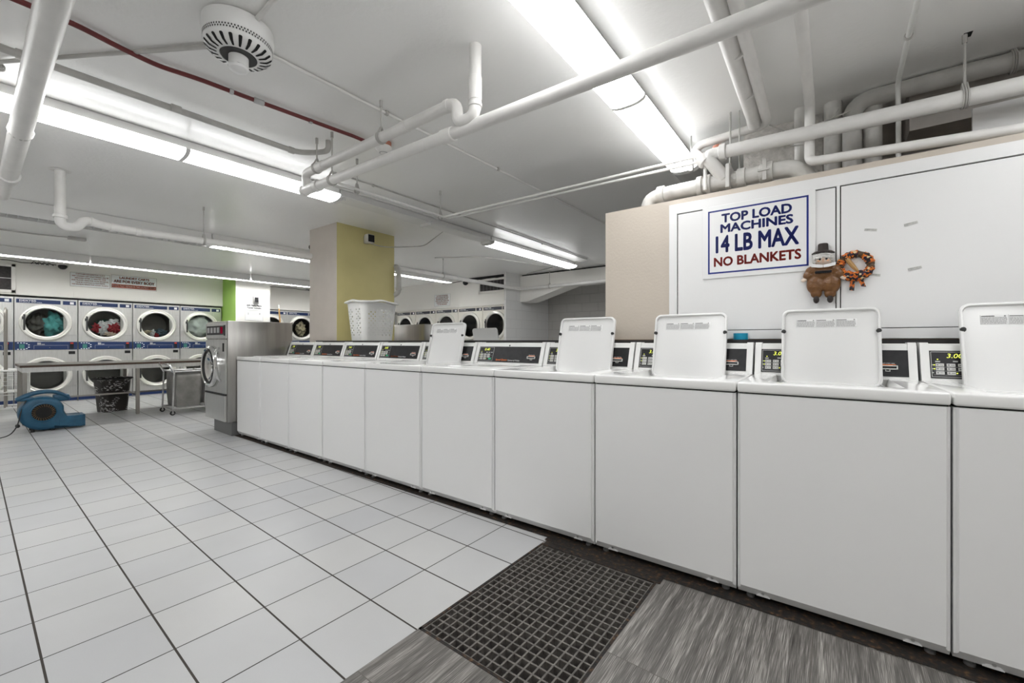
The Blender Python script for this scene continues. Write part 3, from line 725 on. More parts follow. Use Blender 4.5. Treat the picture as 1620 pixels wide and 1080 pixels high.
    b = B(); box(b, -w + .003, w - .003, -.006, .001, .02, .095, .002, 1); obj('kick_plate', b, header, t)
    return t
M['LCD'] = mat('lcd_green', (.05, .20, .17), .3)
G_D = 'stainless stack dryers along the far wall'
def dy(i): return .48 + .7775 * i + .7775 / 2
dl = ['stainless stack dryer behind the white wire cart at the left edge', 'stainless stack dryer with teal towel in its upper drum', 'stainless stack dryer with red and dark green laundry in its upper drum',
      'stainless stack dryer with slate blue clothes at the bottom of its upper drum', 'stainless stack dryer with white sheet, next to the lime green pier']
d0 = dryer(dl[0], 'steelpanel', 'navy', (XF, dy(-1), 0), PI / 2, G_D)
for i in range(4): dup(d0, (XF, dy(i), 0), PI / 2, dl[i + 1])
for i, l in enumerate(['stainless stack dryer mostly hidden by the white pier, behind the mop handle', 'stainless stack dryer with cream cloth turning, above the stainless front-loader', 'stainless stack dryer cut off by the taupe side of the pillar']):
    dup(d0, (XF, 4.30 + .3885 + .76 * i, .02), PI / 2, l)
G_R = 'almond stack dryers along the back wall'
rl = ['almond stack dryer at the back wall nearest the corner of the white block wall', 'almond stack dryer second from the white block wall, behind the rear raised lid', 'almond stack dryer third from the white block wall, behind the far raised lid', 'almond stack dryer fourth from the white block wall', 'almond stack dryer showing beside the mustard pillar']
r0 = dryer(rl[0], 'dryerwhite', 'navydark', (-5.90, YR, .02), 0, G_R, 'glassdark')
for i in range(1, 5): dup(r0, (-5.90 - .7775 * i, YR, .02), 0, rl[i])
# laundry lying in the drums
def cloth(name, label, m, loc, r, sc=(1, 1, 1), seed=1, rough=.9, fr=9, group='laundry inside the dryers'):
    b = B(); ball(b, (0, 0, 0), r, 4, sc, rough, fr, seed); return tag(obj(name, b, m, loc=loc, smooth=80), label, 'laundry', group)
X_ = XF - .13
cloth('towel', 'teal towel filling the right of a dryer window', 'tealcloth', (X_ - .05, dy(0) + .10, 1.42), .17, (.7, .75, 1.1), 2, .6)
cloth('blanket', 'grey-brown blanket on the left of the dryer window with the teal towel', 'greycloth', (X_ - .1, dy(0) - .10, 1.44), .17, (.6, .75, 1.0), 5, .5)
cloth('shirt', 'dark green shirt on top of the pile in the second dryer', 'greencloth', (X_ - .05, dy(1) + .02, 1.42), .13, (.7, 1.2, .75), 3)
cloth('shirt', 'dark red shirt at the right of the pile with the dark green shirt', 'pink', (X_ + .06, dy(1) + .12, 1.37), .09, (.6, .9, 1.0), 4)
cloth('shirt', 'small dark red shirt at the left of the pile with the dark green shirt', 'pink', (X_ + .06, dy(1) - .12, 1.38), .07, (.6, .8, 1.1), 14)
cloth('shirt', 'white patterned shirt in front of the dark green shirt', 'whitecloth', (X_ + .07, dy(1) - .045, 1.39), .09, (.5, .7, 1.2), 7)
cloth('shirt', 'white patterned shirt above the dark red shirt at right', 'whitecloth', (X_ + .02, dy(1) + .12, 1.47), .10, (.6, 1.0, .7), 8)
cloth('shirt', 'pale shirt at the very bottom of the pile with the dark green shirt', 'skin', (X_ + .07, dy(1) + .06, 1.265), .07, (.6, 1.2, .5), 9)
cloth('trousers', 'slate blue trousers at the bottom of a dryer drum', 'navycloth', (X_ + .03, dy(2) + .06, 1.295), .11, (.6, 1.0, .7), 10)
cloth('sock', 'pale sock beside the slate blue trousers', 'whitecloth', (X_ + .07, dy(2) - .06, 1.285), .055, (.6, .7, 1.2), 11)
cloth('sock', 'cream sock at left of the pale sock in the drum', 'creamcloth', (X_ + .07, dy(2) - .14, 1.32), .045, (.6, 1.2, .6), 12)
cloth('sock', 'small red sock under the slate blue trousers', 'pink', (X_ + .10, dy(2) - .005, 1.25), .035, (.6, 1, 1), 13)
cloth('bed_sheet', 'white sheet filling the window of the dryer next to the green pier', 'sheet', (X_ - .05, dy(3), 1.46), .235, (.6, 1, 1), 15, .35)
cloth('blanket', 'cream cloth in the drum of the dryer above the stainless front-loader', 'creamcloth', (X_ - .02, 5.49, 1.45), .16, (.6, .7, 1.0), 16, .6)

# ------------------------------------------------------------------ fluorescent fixtures
def wrap_lens(bm, x0, x1, z, y0, y1, drop):
    P = []
    for i in range(24):
        a = 2 * PI * i / 24; s_, c_ = math.sin(a), math.cos(a)
        P.append(((x0 + x1) / 2 - (x1 - x0) / 2 * math.copysign(abs(c_) ** .8, c_), z - drop * math.copysign(abs(s_) ** .8, s_) * (1 if s_ > 0 else .34)))
    prism(bm, P, y0, y1, 'y')
def fixture(label, xc, y0, y1, w=.25, lit=True, lenses=2, lens=True, zb=2.50):
    t = thing('fluorescent_light', label, 'light fixture', (xc, y0, 0), 0, 'fluorescent ceiling fixtures')
    L = y1 - y0
    b = B(); box(b, -w * .30, w * .30, 0, L, 2.51, CZ - .004); box(b, -w * .47, w * .47, 0, L, 2.511, 2.518); obj('housing', b, 'fixture', t)
    if lens:
        for k in range(lenses):
            a = L * k / lenses + .012; e = L * (k + 1) / lenses - .012
            b = B(); wrap_lens(b, -w / 2, w / 2, 2.505, a, e, .036); obj('lens', b, 'lens' if lit else 'lensoff', t)
        for k in range(lenses + 1):
            y = L * k / lenses
            b = B(); wrap_lens(b, -w / 2 - .002, w / 2 + .002, 2.505, max(y - .013, 0), min(y + .013, L), .040); obj('end_cap', b, 'fixture', t)
    else:
        for k in range(3):
            y = (.03, L / 2, L - .03)[k]
            b = B(); box(b, -.085, .085, y - .015, y + .015, 2.48, 2.526, .004, 1); obj('lamp_holder', b, 'fixture', t)
    return t
LX = -3.80
fixture('long lit fluorescent fixture with two lenses crossing the ceiling at upper left', LX, -.22, 2.15, .24)
fixture('bare unlit fluorescent fixture between the two lit ones near the mustard pillar', LX - .02, 2.18, 4.40, .22, False, 2, False)
fixture('lit fluorescent fixture farthest along the ceiling, near the concrete beam', LX - .03, 4.43, 6.78, .24)
fixture('large lit fluorescent fixture overhead at top centre', -.935, 1.15, 3.46, .205)
fixture('unlit ribbed fluorescent fixture partly hidden behind the iron drain pipe', -.935, 3.50, 5.8, .205, False)
fixture('added lit fluorescent fixture in line with the overhead one, unseen behind the viewer', -.935, -1.25, 1.11, .205)  # added lamp out of view, put in to lighten the room
fixture('added lit fluorescent fixture, unseen, carrying the ceiling line past the left edge', LX, -2.65, -.26, .24)  # added lamp beyond the view, lightens the left side
fixture('added lit fluorescent fixture, unseen behind the beige partition', -.935, 5.85, 7.1, .205)  # added lamp, never visible, throws light on the rear walls and dryers
fixture('added unseen lit fluorescent fixture over the aisle behind the viewer', 1.6, -2.6, -.25, .24)  # unseen lamp added as general room fill
fixture('added unseen lit fluorescent fixture over the aisle near the right wall', 1.08, 0.1, 2.5, .24)  # unseen lamp added to lift the right-hand ceiling and cupboard
fixture('added unseen lit fluorescent fixture at the far front of the room', -6.7, -3.0, -.6, .24)  # unseen lamp added to brighten the far left of the room
def louvre_strip(label, xc, y0, y1, zb, lit):
    t = thing('louvre_light', label, 'light fixture', (xc, y0, 0), 0, 'louvred strip lights near the far wall'); L = y1 - y0
    b = B(); box(b, -.09, .09, 0, L, zb + .045, CZ - .003); obj('housing', b, 'fixture', t)
    b = B(); box(b, -.095, -.09, 0, L, zb, zb + .10); box(b, .09, .095, 0, L, zb, zb + .10); obj('side_rail', b, 'fixture', t)
    b = B(); cyl(b, (-.03, .02, zb + .03), (-.03, L - .02, zb + .03), .016, 10); cyl(b, (.03, .02, zb + .03), (.03, L - .02, zb + .03), .016, 10); obj('lamp_tube', b, 'tube' if lit else 'lensoff', t)
    b = B(); n = max(2, int(L / .07))
    for i in range(n + 1): y = L * i / n; box(b, -.09, .09, y - .0015, y + .0015, zb - .002, zb + .03)
    o = obj('louvre', b, 'fixture', t)
    return t
louvre_strip('unlit louvred strip light beside the drain pipe trap at left', -6.75, -.6, 2.0, 2.42, False)
louvre_strip('lit louvred strip light above the stainless front-loader', -6.75, 2.02, 4.6, 2.42, True)
louvre_strip('lit louvred strip light seen past the right side of the pillar', -6.75, 4.62, 6.5, 2.42, True)
for i, (a, e, l) in enumerate(((-1.2, 1.25, 'lit louvred strip light above the left wire cart'), (1.27, 3.72, 'lit louvred strip light above the laundry signs'), (3.74, 6.2, 'lit louvred strip light in front of the white pier'))):
    louvre_strip(l, -10.1, a, e, 2.44, True)

# ------------------------------------------------------------------ pipes and conduits
def pipe(label, name, m, runs, cat='pipe', group='ceiling pipes'):
    """runs: (points, radius, bend) for the pipe itself"""
    b = B()
    for (pts, r, bend) in runs: sweep(b, pts, r, 14 if r > .02 else 8, bend)
    return tag(obj(name, b, m, smooth=50), label, cat, group)
def part_collars(root, specs, m, name='coupling'):
    for (p, d, r, l) in specs:
        b = B(); d = Vector(d).normalized(); p = Vector(p)
        lathe(b, [(r * .9, -l / 2), (r, -l / 2 + .003), (r, l / 2 - .003), (r * .9, l / 2)], 16, p, d, True, True); obj(name, b, m, root)
def hanger(root, top, bot, r, ax=(1, 0, 0), m='strap'):
    b = B(); cyl(b, top, (bot[0], bot[1], bot[2] + r + .03), .0055, 8); cyl(b, (top[0], top[1], top[2]), (top[0], top[1], top[2] - .04), .010, 8)
    a = Vector(ax).normalized(); s = Vector((-a.y, a.x, 0)); c = Vector(bot)
    pts = [c + Vector((0, 0, r + .035))] + [c + s * math.cos(math.radians(t)) * (r + .004) + Vector((0, 0, math.sin(math.radians(t)) * (r + .004))) for t in range(60, -241, -30)] + [c + Vector((0, 0, r + .035))]
    for q in (-.008, 0, .008): sweep(b, [p + a * q for p in pts], .0035, 6, 0, False)
    obj('hanger', b, m, root)
zA = lambda x: 2.165 + (-.09 - x) * .031
p = pipe('long white drain pipe sloping across the ceiling from top right to centre left', 'drain_pipe', 'paintpipe',
         [([(1.6, 1.55, zA(1.6)), (-3.05, 1.55, zA(-3.05))], .031, 0)])
part_collars(p, [((-1.62, 1.55, zA(-1.62)), (1, 0, -.031), .037, .085), ((-2.98, 1.55, zA(-2.98)), (1, 0, -.031), .040, .05), ((-3.09, 1.55, zA(-3.09)), (1, 0, -.031), .036, .16), ((-3.17, 1.55, zA(-3.17)), (1, 0, -.031), .041, .03)], 'paintpipe')
hanger(p, (-2.78, 1.55, CZ), (-2.78, 1.55, zA(-2.78)), .031)
p = pipe('white branch pipe with trap dropping from the ceiling, above the sloping drain pipe', 'drain_pipe', 'paintpipe',
         [([(-1.405, 1.53, CZ), (-1.405, 1.53, 2.235), (-1.53, 1.53, 2.235), (-1.53, 1.53, 2.35), (-3.12, 1.53, 2.37), (-3.12, 1.545, 2.27)], .030, .06)])
part_collars(p, [((-1.405, 1.53, 2.37), (0, 0, 1), .033, .12), ((-1.405, 1.53, 2.29), (0, 0, 1), .034, .02), ((-1.60, 1.53, 2.352), (1, 0, 0), .033, .03), ((-1.95, 1.53, 2.355), (1, 0, 0), .0325, .05), ((-2.9, 1.53, 2.367), (1, 0, 0), .0335, .10)], 'paintpipe')
hanger(p, (-2.18, 1.53, CZ), (-2.18, 1.53, 2.36), .031)
hanger(p, (-2.95, 1.53, CZ), (-2.95, 1.53, 2.37), .033)
p = pipe('thick white pipe crossing the top left corner of the photo', 'drain_pipe', 'paintpipe', [([(1.0, .205, 2.42), (-5.05, .19, 2.40)], .050, 0), ([(-5.0, .19, 2.40), (-5.75, .185, 2.39)], .036, 0)])
part_collars(p, [((-5.03, .19, 2.40), (1, 0, 0), .062, .05), ((-5.12, .19, 2.40), (1, 0, 0), .052, .12)], 'paintpipe')
hanger(p, (-3.95, .195, CZ), (-3.95, .195, 2.41), .050)
p = pipe('grey conduit pipe along the ceiling left of the fan', 'conduit', 'dustpipe', [([(-3.10, -3.8, 2.50), (-3.10, 1.46, 2.50), (-3.02, 1.56, 2.51), (-2.92, 1.60, 2.51), (-2.92, 1.60, CZ)], .0195, .06)], 'conduit')
part_collars(p, [((-3.10, .16, 2.5), (0, 1, 0), .023, .05), ((-3.10, 1.42, 2.5), (0, 1, 0), .023, .04), ((-3.09, .75, 2.5), (0, 1, 0), .0215, .05)], 'dustpipe')
hanger(p, (-3.45, .1, CZ), (-3.45, .1, 2.553), .012)
p = pipe('dark red sprinkler pipe running along the ceiling to the smoke detector', 'sprinkler_pipe', 'redpipe',
         [([(-2.73, -3.8, 2.557), (-2.725, .30, 2.557), (-2.765, .45, 2.557), (-2.79, .60, 2.557), (-2.755, .76, 2.557), (-2.735, 1.0, 2.557), (-2.66, 1.66, 2.557), (-2.665, 1.80, 2.557)], .0125, .05)])
part_collars(p, [((-2.742, .92, 2.557), (.03, 1, 0), .0165, .02), ((-2.728, 1.06, 2.557), (.1, 1, 0), .0165, .055), ((-2.70, 1.36, 2.557), (.1, 1, 0), .0165, .02)], 'galv', 'pipe_clip')
pipe('thin white conduit running to the fan from the left edge', 'conduit', 'dustpipe', [([(-4.3, -.55, 2.568), (-3.42, .10, 2.568), (-2.30, .80, 2.568)], .0105, 0)], 'conduit')
p = pipe('long thin white conduit running from the fan along the ceiling to the beige partition', 'conduit', 'paintpipe', [([(-2.26, .85, 2.572), (-2.22, 5.6, 2.572)], .0095, 0)], 'conduit')
part_collars(p, [((-2.25, 1.62, 2.572), (0, 1, 0), .016, .02), ((-2.235, 2.72, 2.572), (0, 1, 0), .015, .02)], 'strap', 'pipe_clip')
pipe('short white conduit leaving the fan toward the upper edge of the photo', 'conduit', 'paintpipe', [([(-2.2, .79, 2.570), (.9, .79, 2.570)], .011, 0)], 'conduit')
# pair of small water pipes with a corner
zz = 2.33
p = pipe('inner of the two thin water pipes turning a corner below the ceiling', 'water_pipe', 'paintpipe', [([(-3.00, 1.72, zz), (-3.00, 2.885, zz), (-.80, 3.0, zz), (-.55, 3.0, zz)], .0105, .03)])
hanger(p, (-3.03, 2.80, CZ), (-3.03, 2.80, zz), .022, (0, 1, 0)); hanger(p, (-3.03, 1.90, CZ), (-3.03, 1.90, zz), .022, (0, 1, 0))
pipe('outer of the two thin water pipes turning a corner below the ceiling', 'water_pipe', 'paintpipe', [([(-3.07, 1.72, zz), (-3.07, 2.81, zz), (-.74, 2.905, zz), (-.655, 2.905, zz), (-.655, 2.905, 2.10)], .0105, .03)])
p = pipe('thin conduit along the ceiling above the bare fixture', 'conduit', 'dustpipe', [([(-3.40, 1.9, 2.575), (-3.40, 4.6, 2.575), (-3.46, 6.7, 2.575), (-4.4, 7.0, 2.575), (-5.2, 7.3, 2.575)], .0075, .03)], 'conduit')
part_collars(p, [((-3.40, 2.3, 2.573), (0, 1, 0), .012, .02), ((-3.43, 5.2, 2.573), (0, 1, 0), .012, .02)], 'strap', 'pipe_clip')
pipe('small white conduit bending across the ceiling near the back wall', 'conduit', 'paintpipe', [([(-5.5, 4.95, 2.573), (-4.75, 5.35, 2.573), (-4.20, 7.4, 2.573)], .0095, .3)], 'conduit')
# trap and drain run at left
p = pipe('white drop pipe with trap and long run beside the louvred lights', 'drain_pipe', 'paintpipe',
         [([(-5.24, .477, CZ), (-5.24, .477, 2.115), (-5.29, .575, 2.115), (-5.33, .635, 2.215), (-5.38, .74, 2.20), (-5.43, 1.0, 2.20), (-5.43, 3.9, 2.265)], .036, .05)])
part_collars(p, [((-5.24, .477, 2.19), (0, 0, 1), .046, .03), ((-5.43, 1.02, 2.20), (0, 1, 0), .042, .04), ((-5.40, .82, 2.20), (-.2, 1, 0), .042, .03), ((-5.35, .675, 2.21), (-.4, 1, 0), .042, .025), ((-5.24, .477, CZ - .004), (0, 0, 1), .07, .006)], 'paintpipe')
hanger(p, (-5.43, 1.56, CZ), (-5.43, 1.56, 2.215), .036, (0, 1, 0))
p = pipe('white pipe crossing in front of the back wall and along the concrete beam', 'water_pipe', 'paintpipe', [([(-5.40, 3.8, 2.262), (-5.40, 7.33, 2.262), (3.0, 7.33, 2.285)], .035, .03)])
part_collars(p, [((-5.40, 5.4, 2.262), (0, 1, 0), .041, .03), ((-5.40, 7.2, 2.262), (0, 1, 0), .041, .04), ((-5.25, 7.33, 2.263), (1, 0, 0), .041, .04)], 'paintpipe')
hanger(p, (-5.40, 5.05, CZ), (-5.40, 5.05, 2.262), .036, (0, 1, 0)); hanger(p, (-4.65, 7.33, CZ), (-4.65, 7.33, 2.265), .036)
pipe('thin grey conduit under the louvred lights at left', 'conduit', 'dustpipe', [([(-7.6, -1.5, 2.568), (-7.6, 2.6, 2.568)], .009, 0)], 'conduit')
p = pipe('short conduit ending in a small grey box at left', 'conduit', 'dustpipe', [([(-8.6, -.9, 2.571), (-8.55, .55, 2.571), (-8.45, .85, 2.571)], .009, .05)], 'conduit')
b = B(); box(b, -8.48, -8.40, .84, 1.02, 2.545, CZ - .002, .004, 1); obj('junction_box', b, 'dustpipe', p)
p = pipe('grey vertical pipe on the back edge of the mustard pillar', 'conduit', 'dustpipe', [([(-4.93, 3.60, 2.17), (-4.80, 3.655, 2.16), (-4.80, 3.655, 1.80), (-4.93, 3.60, 1.74)], .033, .05)], 'conduit')
part_collars(p, [((-4.80, 3.655, 2.08), (0, 0, 1), .042, .04), ((-4.80, 3.655, 1.85), (0, 0, 1), .042, .03)], 'dustpipe')
# pipes above the partition
p = pipe('white pipe running right above the partition, upper of the long pair', 'water_pipe', 'paintpipe', [([(2.9, 2.9, 2.21), (-.595, 2.9, 2.315), (-.64, 2.88, 2.30), (-.555, 2.95, 2.17)], .040, .03)])
part_collars(p, [((-.55, 2.9, 2.314), (1, 0, -.03), .050, .04), ((-.66, 2.89, 2.29), (.4, 0, -.5), .046, .05)], 'paintpipe')
hanger(p, (.50, 2.9, CZ), (.50, 2.9, 2.28), .040)
pipe('thinner white pipe just above the partition top, turning up to the ceiling', 'water_pipe', 'paintpipe', [([(1.9, 2.9, 2.075), (.70, 2.9, 2.079), (-.085, 2.9, 2.135), (-.105, 2.93, 2.16), (-.105, 2.95, 2.47), (-.105, 2.90, 2.49), (-.11, -1.5, 2.50)], .025, .05)])
p = pipe('large pipe bending down behind the partition at right', 'drain_pipe', 'dustpipe', [([(2.9, 3.2, 2.43), (.50, 3.2, 2.535), (.09, 3.2, 2.535), (.09, 3.2, 1.7)], .047, .10)])
hanger(p, (.72, 3.2, CZ), (.72, 3.2, 2.52), .047)
for (x, r, y, l) in ((-.16, .035, 3.2, 'slim riser pipe behind the partition, leftmost of the risers'), (0.0, .047, 3.25, 'riser pipe left of the large bending pipe'), (.185, .045, 3.24, 'riser pipe right of the large bending pipe')):
    p = pipe(l, 'riser_pipe', 'ironpipe', [([(x, y, CZ), (x, y, 1.6)], r, 0)])
    if x < -.1: part_collars(p, [((x, y, 2.16), (0, 0, 1), .056, .05)], 'ironpipe')
p = pipe('bright metal conduit bending down behind the partition at right', 'conduit', 'wire', [([(.31, -1.0, 2.57), (.285, 2.75, 2.57), (.28, 3.08, 2.52), (.285, 3.10, 2.40), (.285, 3.10, 1.9)], .0115, .12)], 'conduit')
part_collars(p, [((.285, 2.72, 2.57), (0, 1, 0), .017, .02)], 'strap', 'pipe_clip')
p = pipe('thick painted cast-iron drain pipe lying on the partition top', 'drain_pipe', 'ironpipe', [([(-1.05, 2.97, 1.75), (-1.05, 2.97, 2.135), (-.92, 2.97, 2.15), (-.18, 2.97, 2.15), (-.10, 3.0, 2.06), (-.10, 3.0, 1.9)], .050, .10)])
part_collars(p, [((-.955, 2.97, 2.15), (1, 0, 0), .060, .05), ((-.70, 2.97, 2.15), (1, 0, 0), .066, .035), ((-.645, 2.97, 2.15), (1, 0, 0), .066, .03), ((-.455, 2.97, 2.15), (1, 0, 0), .060, .05), ((-.32, 2.97, 2.15), (1, 0, 0), .062, .07)], 'ironpipe')
b = B(); box(b, -.535, -.51, 2.89, 3.05, 2.085, 2.235, .004, 1); obj('hanger_band', b, 'strap', p)
b = B(); cyl(b, (-.52, 2.97, 2.23), (-.52, 2.97, CZ), .006, 8); cyl(b, (-.47, 2.98, 2.21), (-.47, 2.98, CZ), .004, 8); obj('hanger', b, 'strap', p)
b = B(); box(b, -.335, -.315, 2.905, 2.912, 2.09, 2.215); box(b, -.36, -.30, 2.90, 2.908, 2.145, 2.157); obj('clamp_screw', b, 'strap', p)
p = pipe('thick overhead pipe of the adjacent pair running toward the viewer', 'drain_pipe', 'paintpipe', [([(-.335, -1.6, 2.48), (-.385, 2.93, 2.48)], .037, 0)])
part_collars(p, [((-.385, 2.95, 2.475), (0, 1, -.3), .040, .06), ((-.357, 2.2, 2.48), (0, 1, 0), .0385, .012), ((-.37, 2.6, 2.48), (0, 1, 0), .0385, .012)], 'paintpipe')
p = pipe('thinner overhead pipe of the adjacent pair, turning left above the partition', 'water_pipe', 'paintpipe', [([(-.27, -1.6, 2.47), (-.318, 2.96, 2.47), (-.345, 3.0, 2.46), (-.72, 3.06, 2.47), (-.765, 3.08, 2.44), (-.70, 3.02, 2.36)], .027, .05)])
b = B(); lathe(b, [(.030, -.02), (.034, .0), (.030, .03), (.0, .035)], 16, (-.60, 3.0, 2.375)); tag(obj('pipe_fitting', b, 'copper'), 'reddish cup-shaped fitting behind the white pipe elbow', 'fitting')
b = B(); cyl(b, (-.80, 3.14, CZ), (-.80, 3.14, 2.40), .005, 8); box(b, -.815, -.785, 3.125, 3.155, 2.33, 2.42, .004, 1); tag(obj('hanger_rod', b, 'strap'), 'lone hanger rod beside the end of the overhead fixture', 'hanger')
b = B()
for (pts) in ([(-.31, 3.02, 2.46), (-.2, 3.1, 2.40), (-.08, 3.1, 2.42), (.08, 3.1, 2.45)], [(-.31, 3.02, 2.38), (-.2, 3.12, 2.33), (-.1, 3.1, 2.32)], [(-.1, 3.05, 2.35), (-.02, 3.12, 2.40), (.03, 3.15, 2.5)]): sweep(b, pts, .004, 6, .05)
tag(obj('cable', b, 'dustpipe'), 'loose thin cables looping between the risers above the partition', 'cable')
b = B(); box(b, .555, 1.4, 3.06, 3.08, 2.02, 2.285); tag(obj('board', b, 'cab'), 'plain white board behind the pipes at the right edge', 'board')
b = B(); sweep(b, [(.60, 3.02, 2.055), (1.6, 3.02, 2.03)], .018, 10); tag(obj('sprinkler_pipe', b, 'redpipe'), 'short dark red pipe in front of the white board at the right edge', 'pipe')

b = B(); box(b, .495, .525, 2.885, 2.93, CZ - .0015, CZ + .001); struct('trim_9', b, 'hole')
# ------------------------------------------------------------------ ceiling fan motor, detector
t = thing('ceiling_fan', 'white bladeless ceiling fan motor with slotted bottom at top left', 'ceiling fan', (-2.19, .765, 0))
b = B(); lathe(b, [(.0, 2.584), (.13, 2.584), (.142, 2.575), (.145, 2.535), (.143, 2.515), (.138, 2.505)], 48); obj('canopy', b, 'fixture', t)
b = B(); lathe(b, [(.138, 2.505), (.137, 2.482)], 48)
for f in b.faces: pass
obj('vent_band', b, 'fixture', t)
b = B()
for k in range(72):
    a = 2 * PI * k / 72
    for z in (2.4985, 2.488): 
        aa = a + (0 if z > 2.49 else PI / 72); c = Vector((math.cos(aa) * .1385, math.sin(aa) * .1385, z)); s = Vector((-math.sin(aa), math.cos(aa), 0)); u = Vector((0, 0, 1))
        vs = [b.verts.new(c + s * dx + u * dz) for dx, dz in ((-.0035, 0), (0, -.0055), (.0035, 0), (0, .0055))]; b.faces.new(vs)
o = obj('vent_hole', b, 'hole', t, smooth=0); o['kind'] = 'stuff'
b = B(); lathe(b, [(.137, 2.482), (.132, 2.465), (.112, 2.448), (.075, 2.440), (.072, 2.455), (.0, 2.458)], 48); obj('motor_cover', b, 'fixture', t)
b = B()
for k in range(22):
    a = 2 * PI * k / 22; d = Vector((math.cos(a), math.sin(a), 0)); s = Vector((-math.sin(a), math.cos(a), 0))
    q = [[b.verts.new(d * r + s * w_ * e + Vector((0, 0, z))) for e in (1, -1)] for r, w_, z in ((.1335, .004, 2.4655), (.131, .0075, 2.4625), (.1125, .006, 2.4462), (.088, .0042, 2.4408), (.084, .002, 2.4405))]
    for i in range(4): b.faces.new((q[i][0], q[i][1], q[i + 1][1], q[i + 1][0]))
obj('cooling_slot', b, 'hole', t, smooth=0)
b = B(); lathe(b, [(.074, 2.442), (.070, 2.4385), (.03, 2.4385)], 40); obj('flywheel', b, 'ringdark', t)
b = B(); lathe(b, [(.040, 2.45), (.040, 2.395)], 32); obj('switch_housing', b, 'fixture', t)
b = B(); lathe(b, [(.040, 2.394), (.038, 2.382), (.022, 2.372), (.0, 2.369)], 32); obj('switch_cap', b, 'cab', t)
t = thing('smoke_detector', 'round white smoke detector behind the drain pipes', 'smoke detector', (-2.62, 1.86, 0))
b = B(); lathe(b, [(.0, 2.584), (.055, 2.584), (.055, 2.55), (.05, 2.545)], 24); obj('mounting_box', b, 'copper', t)
b = B(); lathe(b, [(.058, 2.55), (.060, 2.535), (.045, 2.515), (.030, 2.505), (.0, 2.503)], 24); obj('sensor_head', b, 'camwhite', t)
b = B(); lathe(b, [(.032, 2.5055), (.024, 2.5035)], 24); obj('sensor_vent', b, 'greyink', t)

# ------------------------------------------------------------------ signs
def sign(label, loc, rz, w, h, group=None, edge=None):
    t = thing('sign', label, 'sign', loc, rz, group); b = B(); box(b, -w / 2, w / 2, -.006, 0, -h / 2, h / 2, .002, 1); obj('board', b, 'signwhite', t)
    if edge:
        b = B(); e = .004
        for (x0, x1, z0, z1) in ((-w / 2, w / 2, h / 2 - e, h / 2), (-w / 2, w / 2, -h / 2, -h / 2 + e), (-w / 2, -w / 2 + e, -h / 2, h / 2), (w / 2 - e, w / 2, -h / 2, h / 2)): box(b, x0, x1, -.0068, -.0058, z0, z1)
        obj('border', b, edge, t)
    return t
pt = row(-.672, .80 - .0225, 1.733)
s = sign('large white sign with blue and dark red capitals on the white cupboard', pt, TH, .575, .447)
b = B(); fw, fh, bt = .512, .390, .0095
for (x0, x1, z0, z1) in ((-fw / 2, fw / 2, fh / 2 - bt, fh / 2), (-fw / 2, fw / 2, -fh / 2, -fh / 2 + bt), (-fw / 2, -fw / 2 + bt, -fh / 2, fh / 2), (fw / 2 - bt, fw / 2, -fh / 2, fh / 2)): box(b, x0, x1, -.0068, -.0058, z0, z1)
obj('border', b, 'signblue', s)
for (tx, m, z, w, h, bo) in (('TOP LOAD', 'signblue', .140, .360, .056, .038), ('MACHINES', 'signblue', .078, .372, .054, .038), ('14 LB MAX', 'signblue', -.017, .425, .106, .034), ('NO BLANKETS', 'signred', -.124, .445, .058, .036)):
    text('lettering', tx, m, s, (0, -.0068, z), width=w, height=h, bold=bo)
s = sign('white wall sign with small dark red lines of text, next to the camera', (XF - .012, 1.428, 2.29), PI / 2, .545, .265, edge='trimbrown')
for i, (tx, w) in enumerate((('CUSTOMER INFORMATION ALERT!', .40), ('ANY LAUNDRY LEFT UNATTENDED WILL BE', .50), ('REMOVED AFTER 15 MINUTES TIME', .42), ('AND PLACED ASIDE FOR YOUR RETRIEVAL.', .51), ('PLEASE BE COURTEOUS TO YOUR FRIENDS', .40), ('AND NEIGHBORS, REMOVE YOUR LAUNDRY PROMPTLY', .50))):
    text('lettering', tx, 'signbrown', s, (0, -.0068, .108 - i * .039), width=w, height=.024, bold=.035)
s = sign('white wall sign about laundry carts with a brown-red band', (XF - .012, 2.067, 2.31), PI / 2, .70, .265, edge='trimbrown')
text('lettering', 'LAUNDRY CARTS', 'signbrown', s, (0, -.0068, .085), width=.46, height=.05, bold=.05)
text('lettering', 'ARE FOR EVERY BODY', 'signbrown', s, (0, -.0068, .012), width=.63, height=.06, bold=.05)
b = B(); box(b, -.34, .34, -.0072, -.0058, -.118, -.045); obj('band', b, 'signbrown', s)
text('lettering', 'CARTS MUST REMAIN IN THE LAUNDRY ROOM', 'lettering_white', s, (0, -.0076, -.078), width=.66, height=.038, bold=.02)
s = sign('white notice with bold blue-grey heading on the white pier', (-10.55, 4.0, 1.80), PI / 2, .375, .40, edge='greyink')
for tx, z, w, h in (('655 Park Place', .145, .31, .042), ('Tower Laundry', .085, .30, .045)): text('lettering', tx, 'navydark', s, (0, -.0068, z), width=w, height=h, bold=.05)
b = B()
for z in (.04, .022): box(b, -.15, .15, -.0066, -.0058, z - .004, z + .004)
for (x0, x1, z0, z1) in ((-.13, -.115, -.07, -.02), (.10, .13, -.06, -.02), (-.05, .06, -.05, -.046)): box(b, x0, x1, -.0066, -.0058, z0, z1)
obj('small_print', b, 'greyink', s)
s = sign('weathered white sign with dark red lines on the back wall above the dryers', (-7.63, YR + .012, 2.135), 0, .56, .29, edge='greyink')
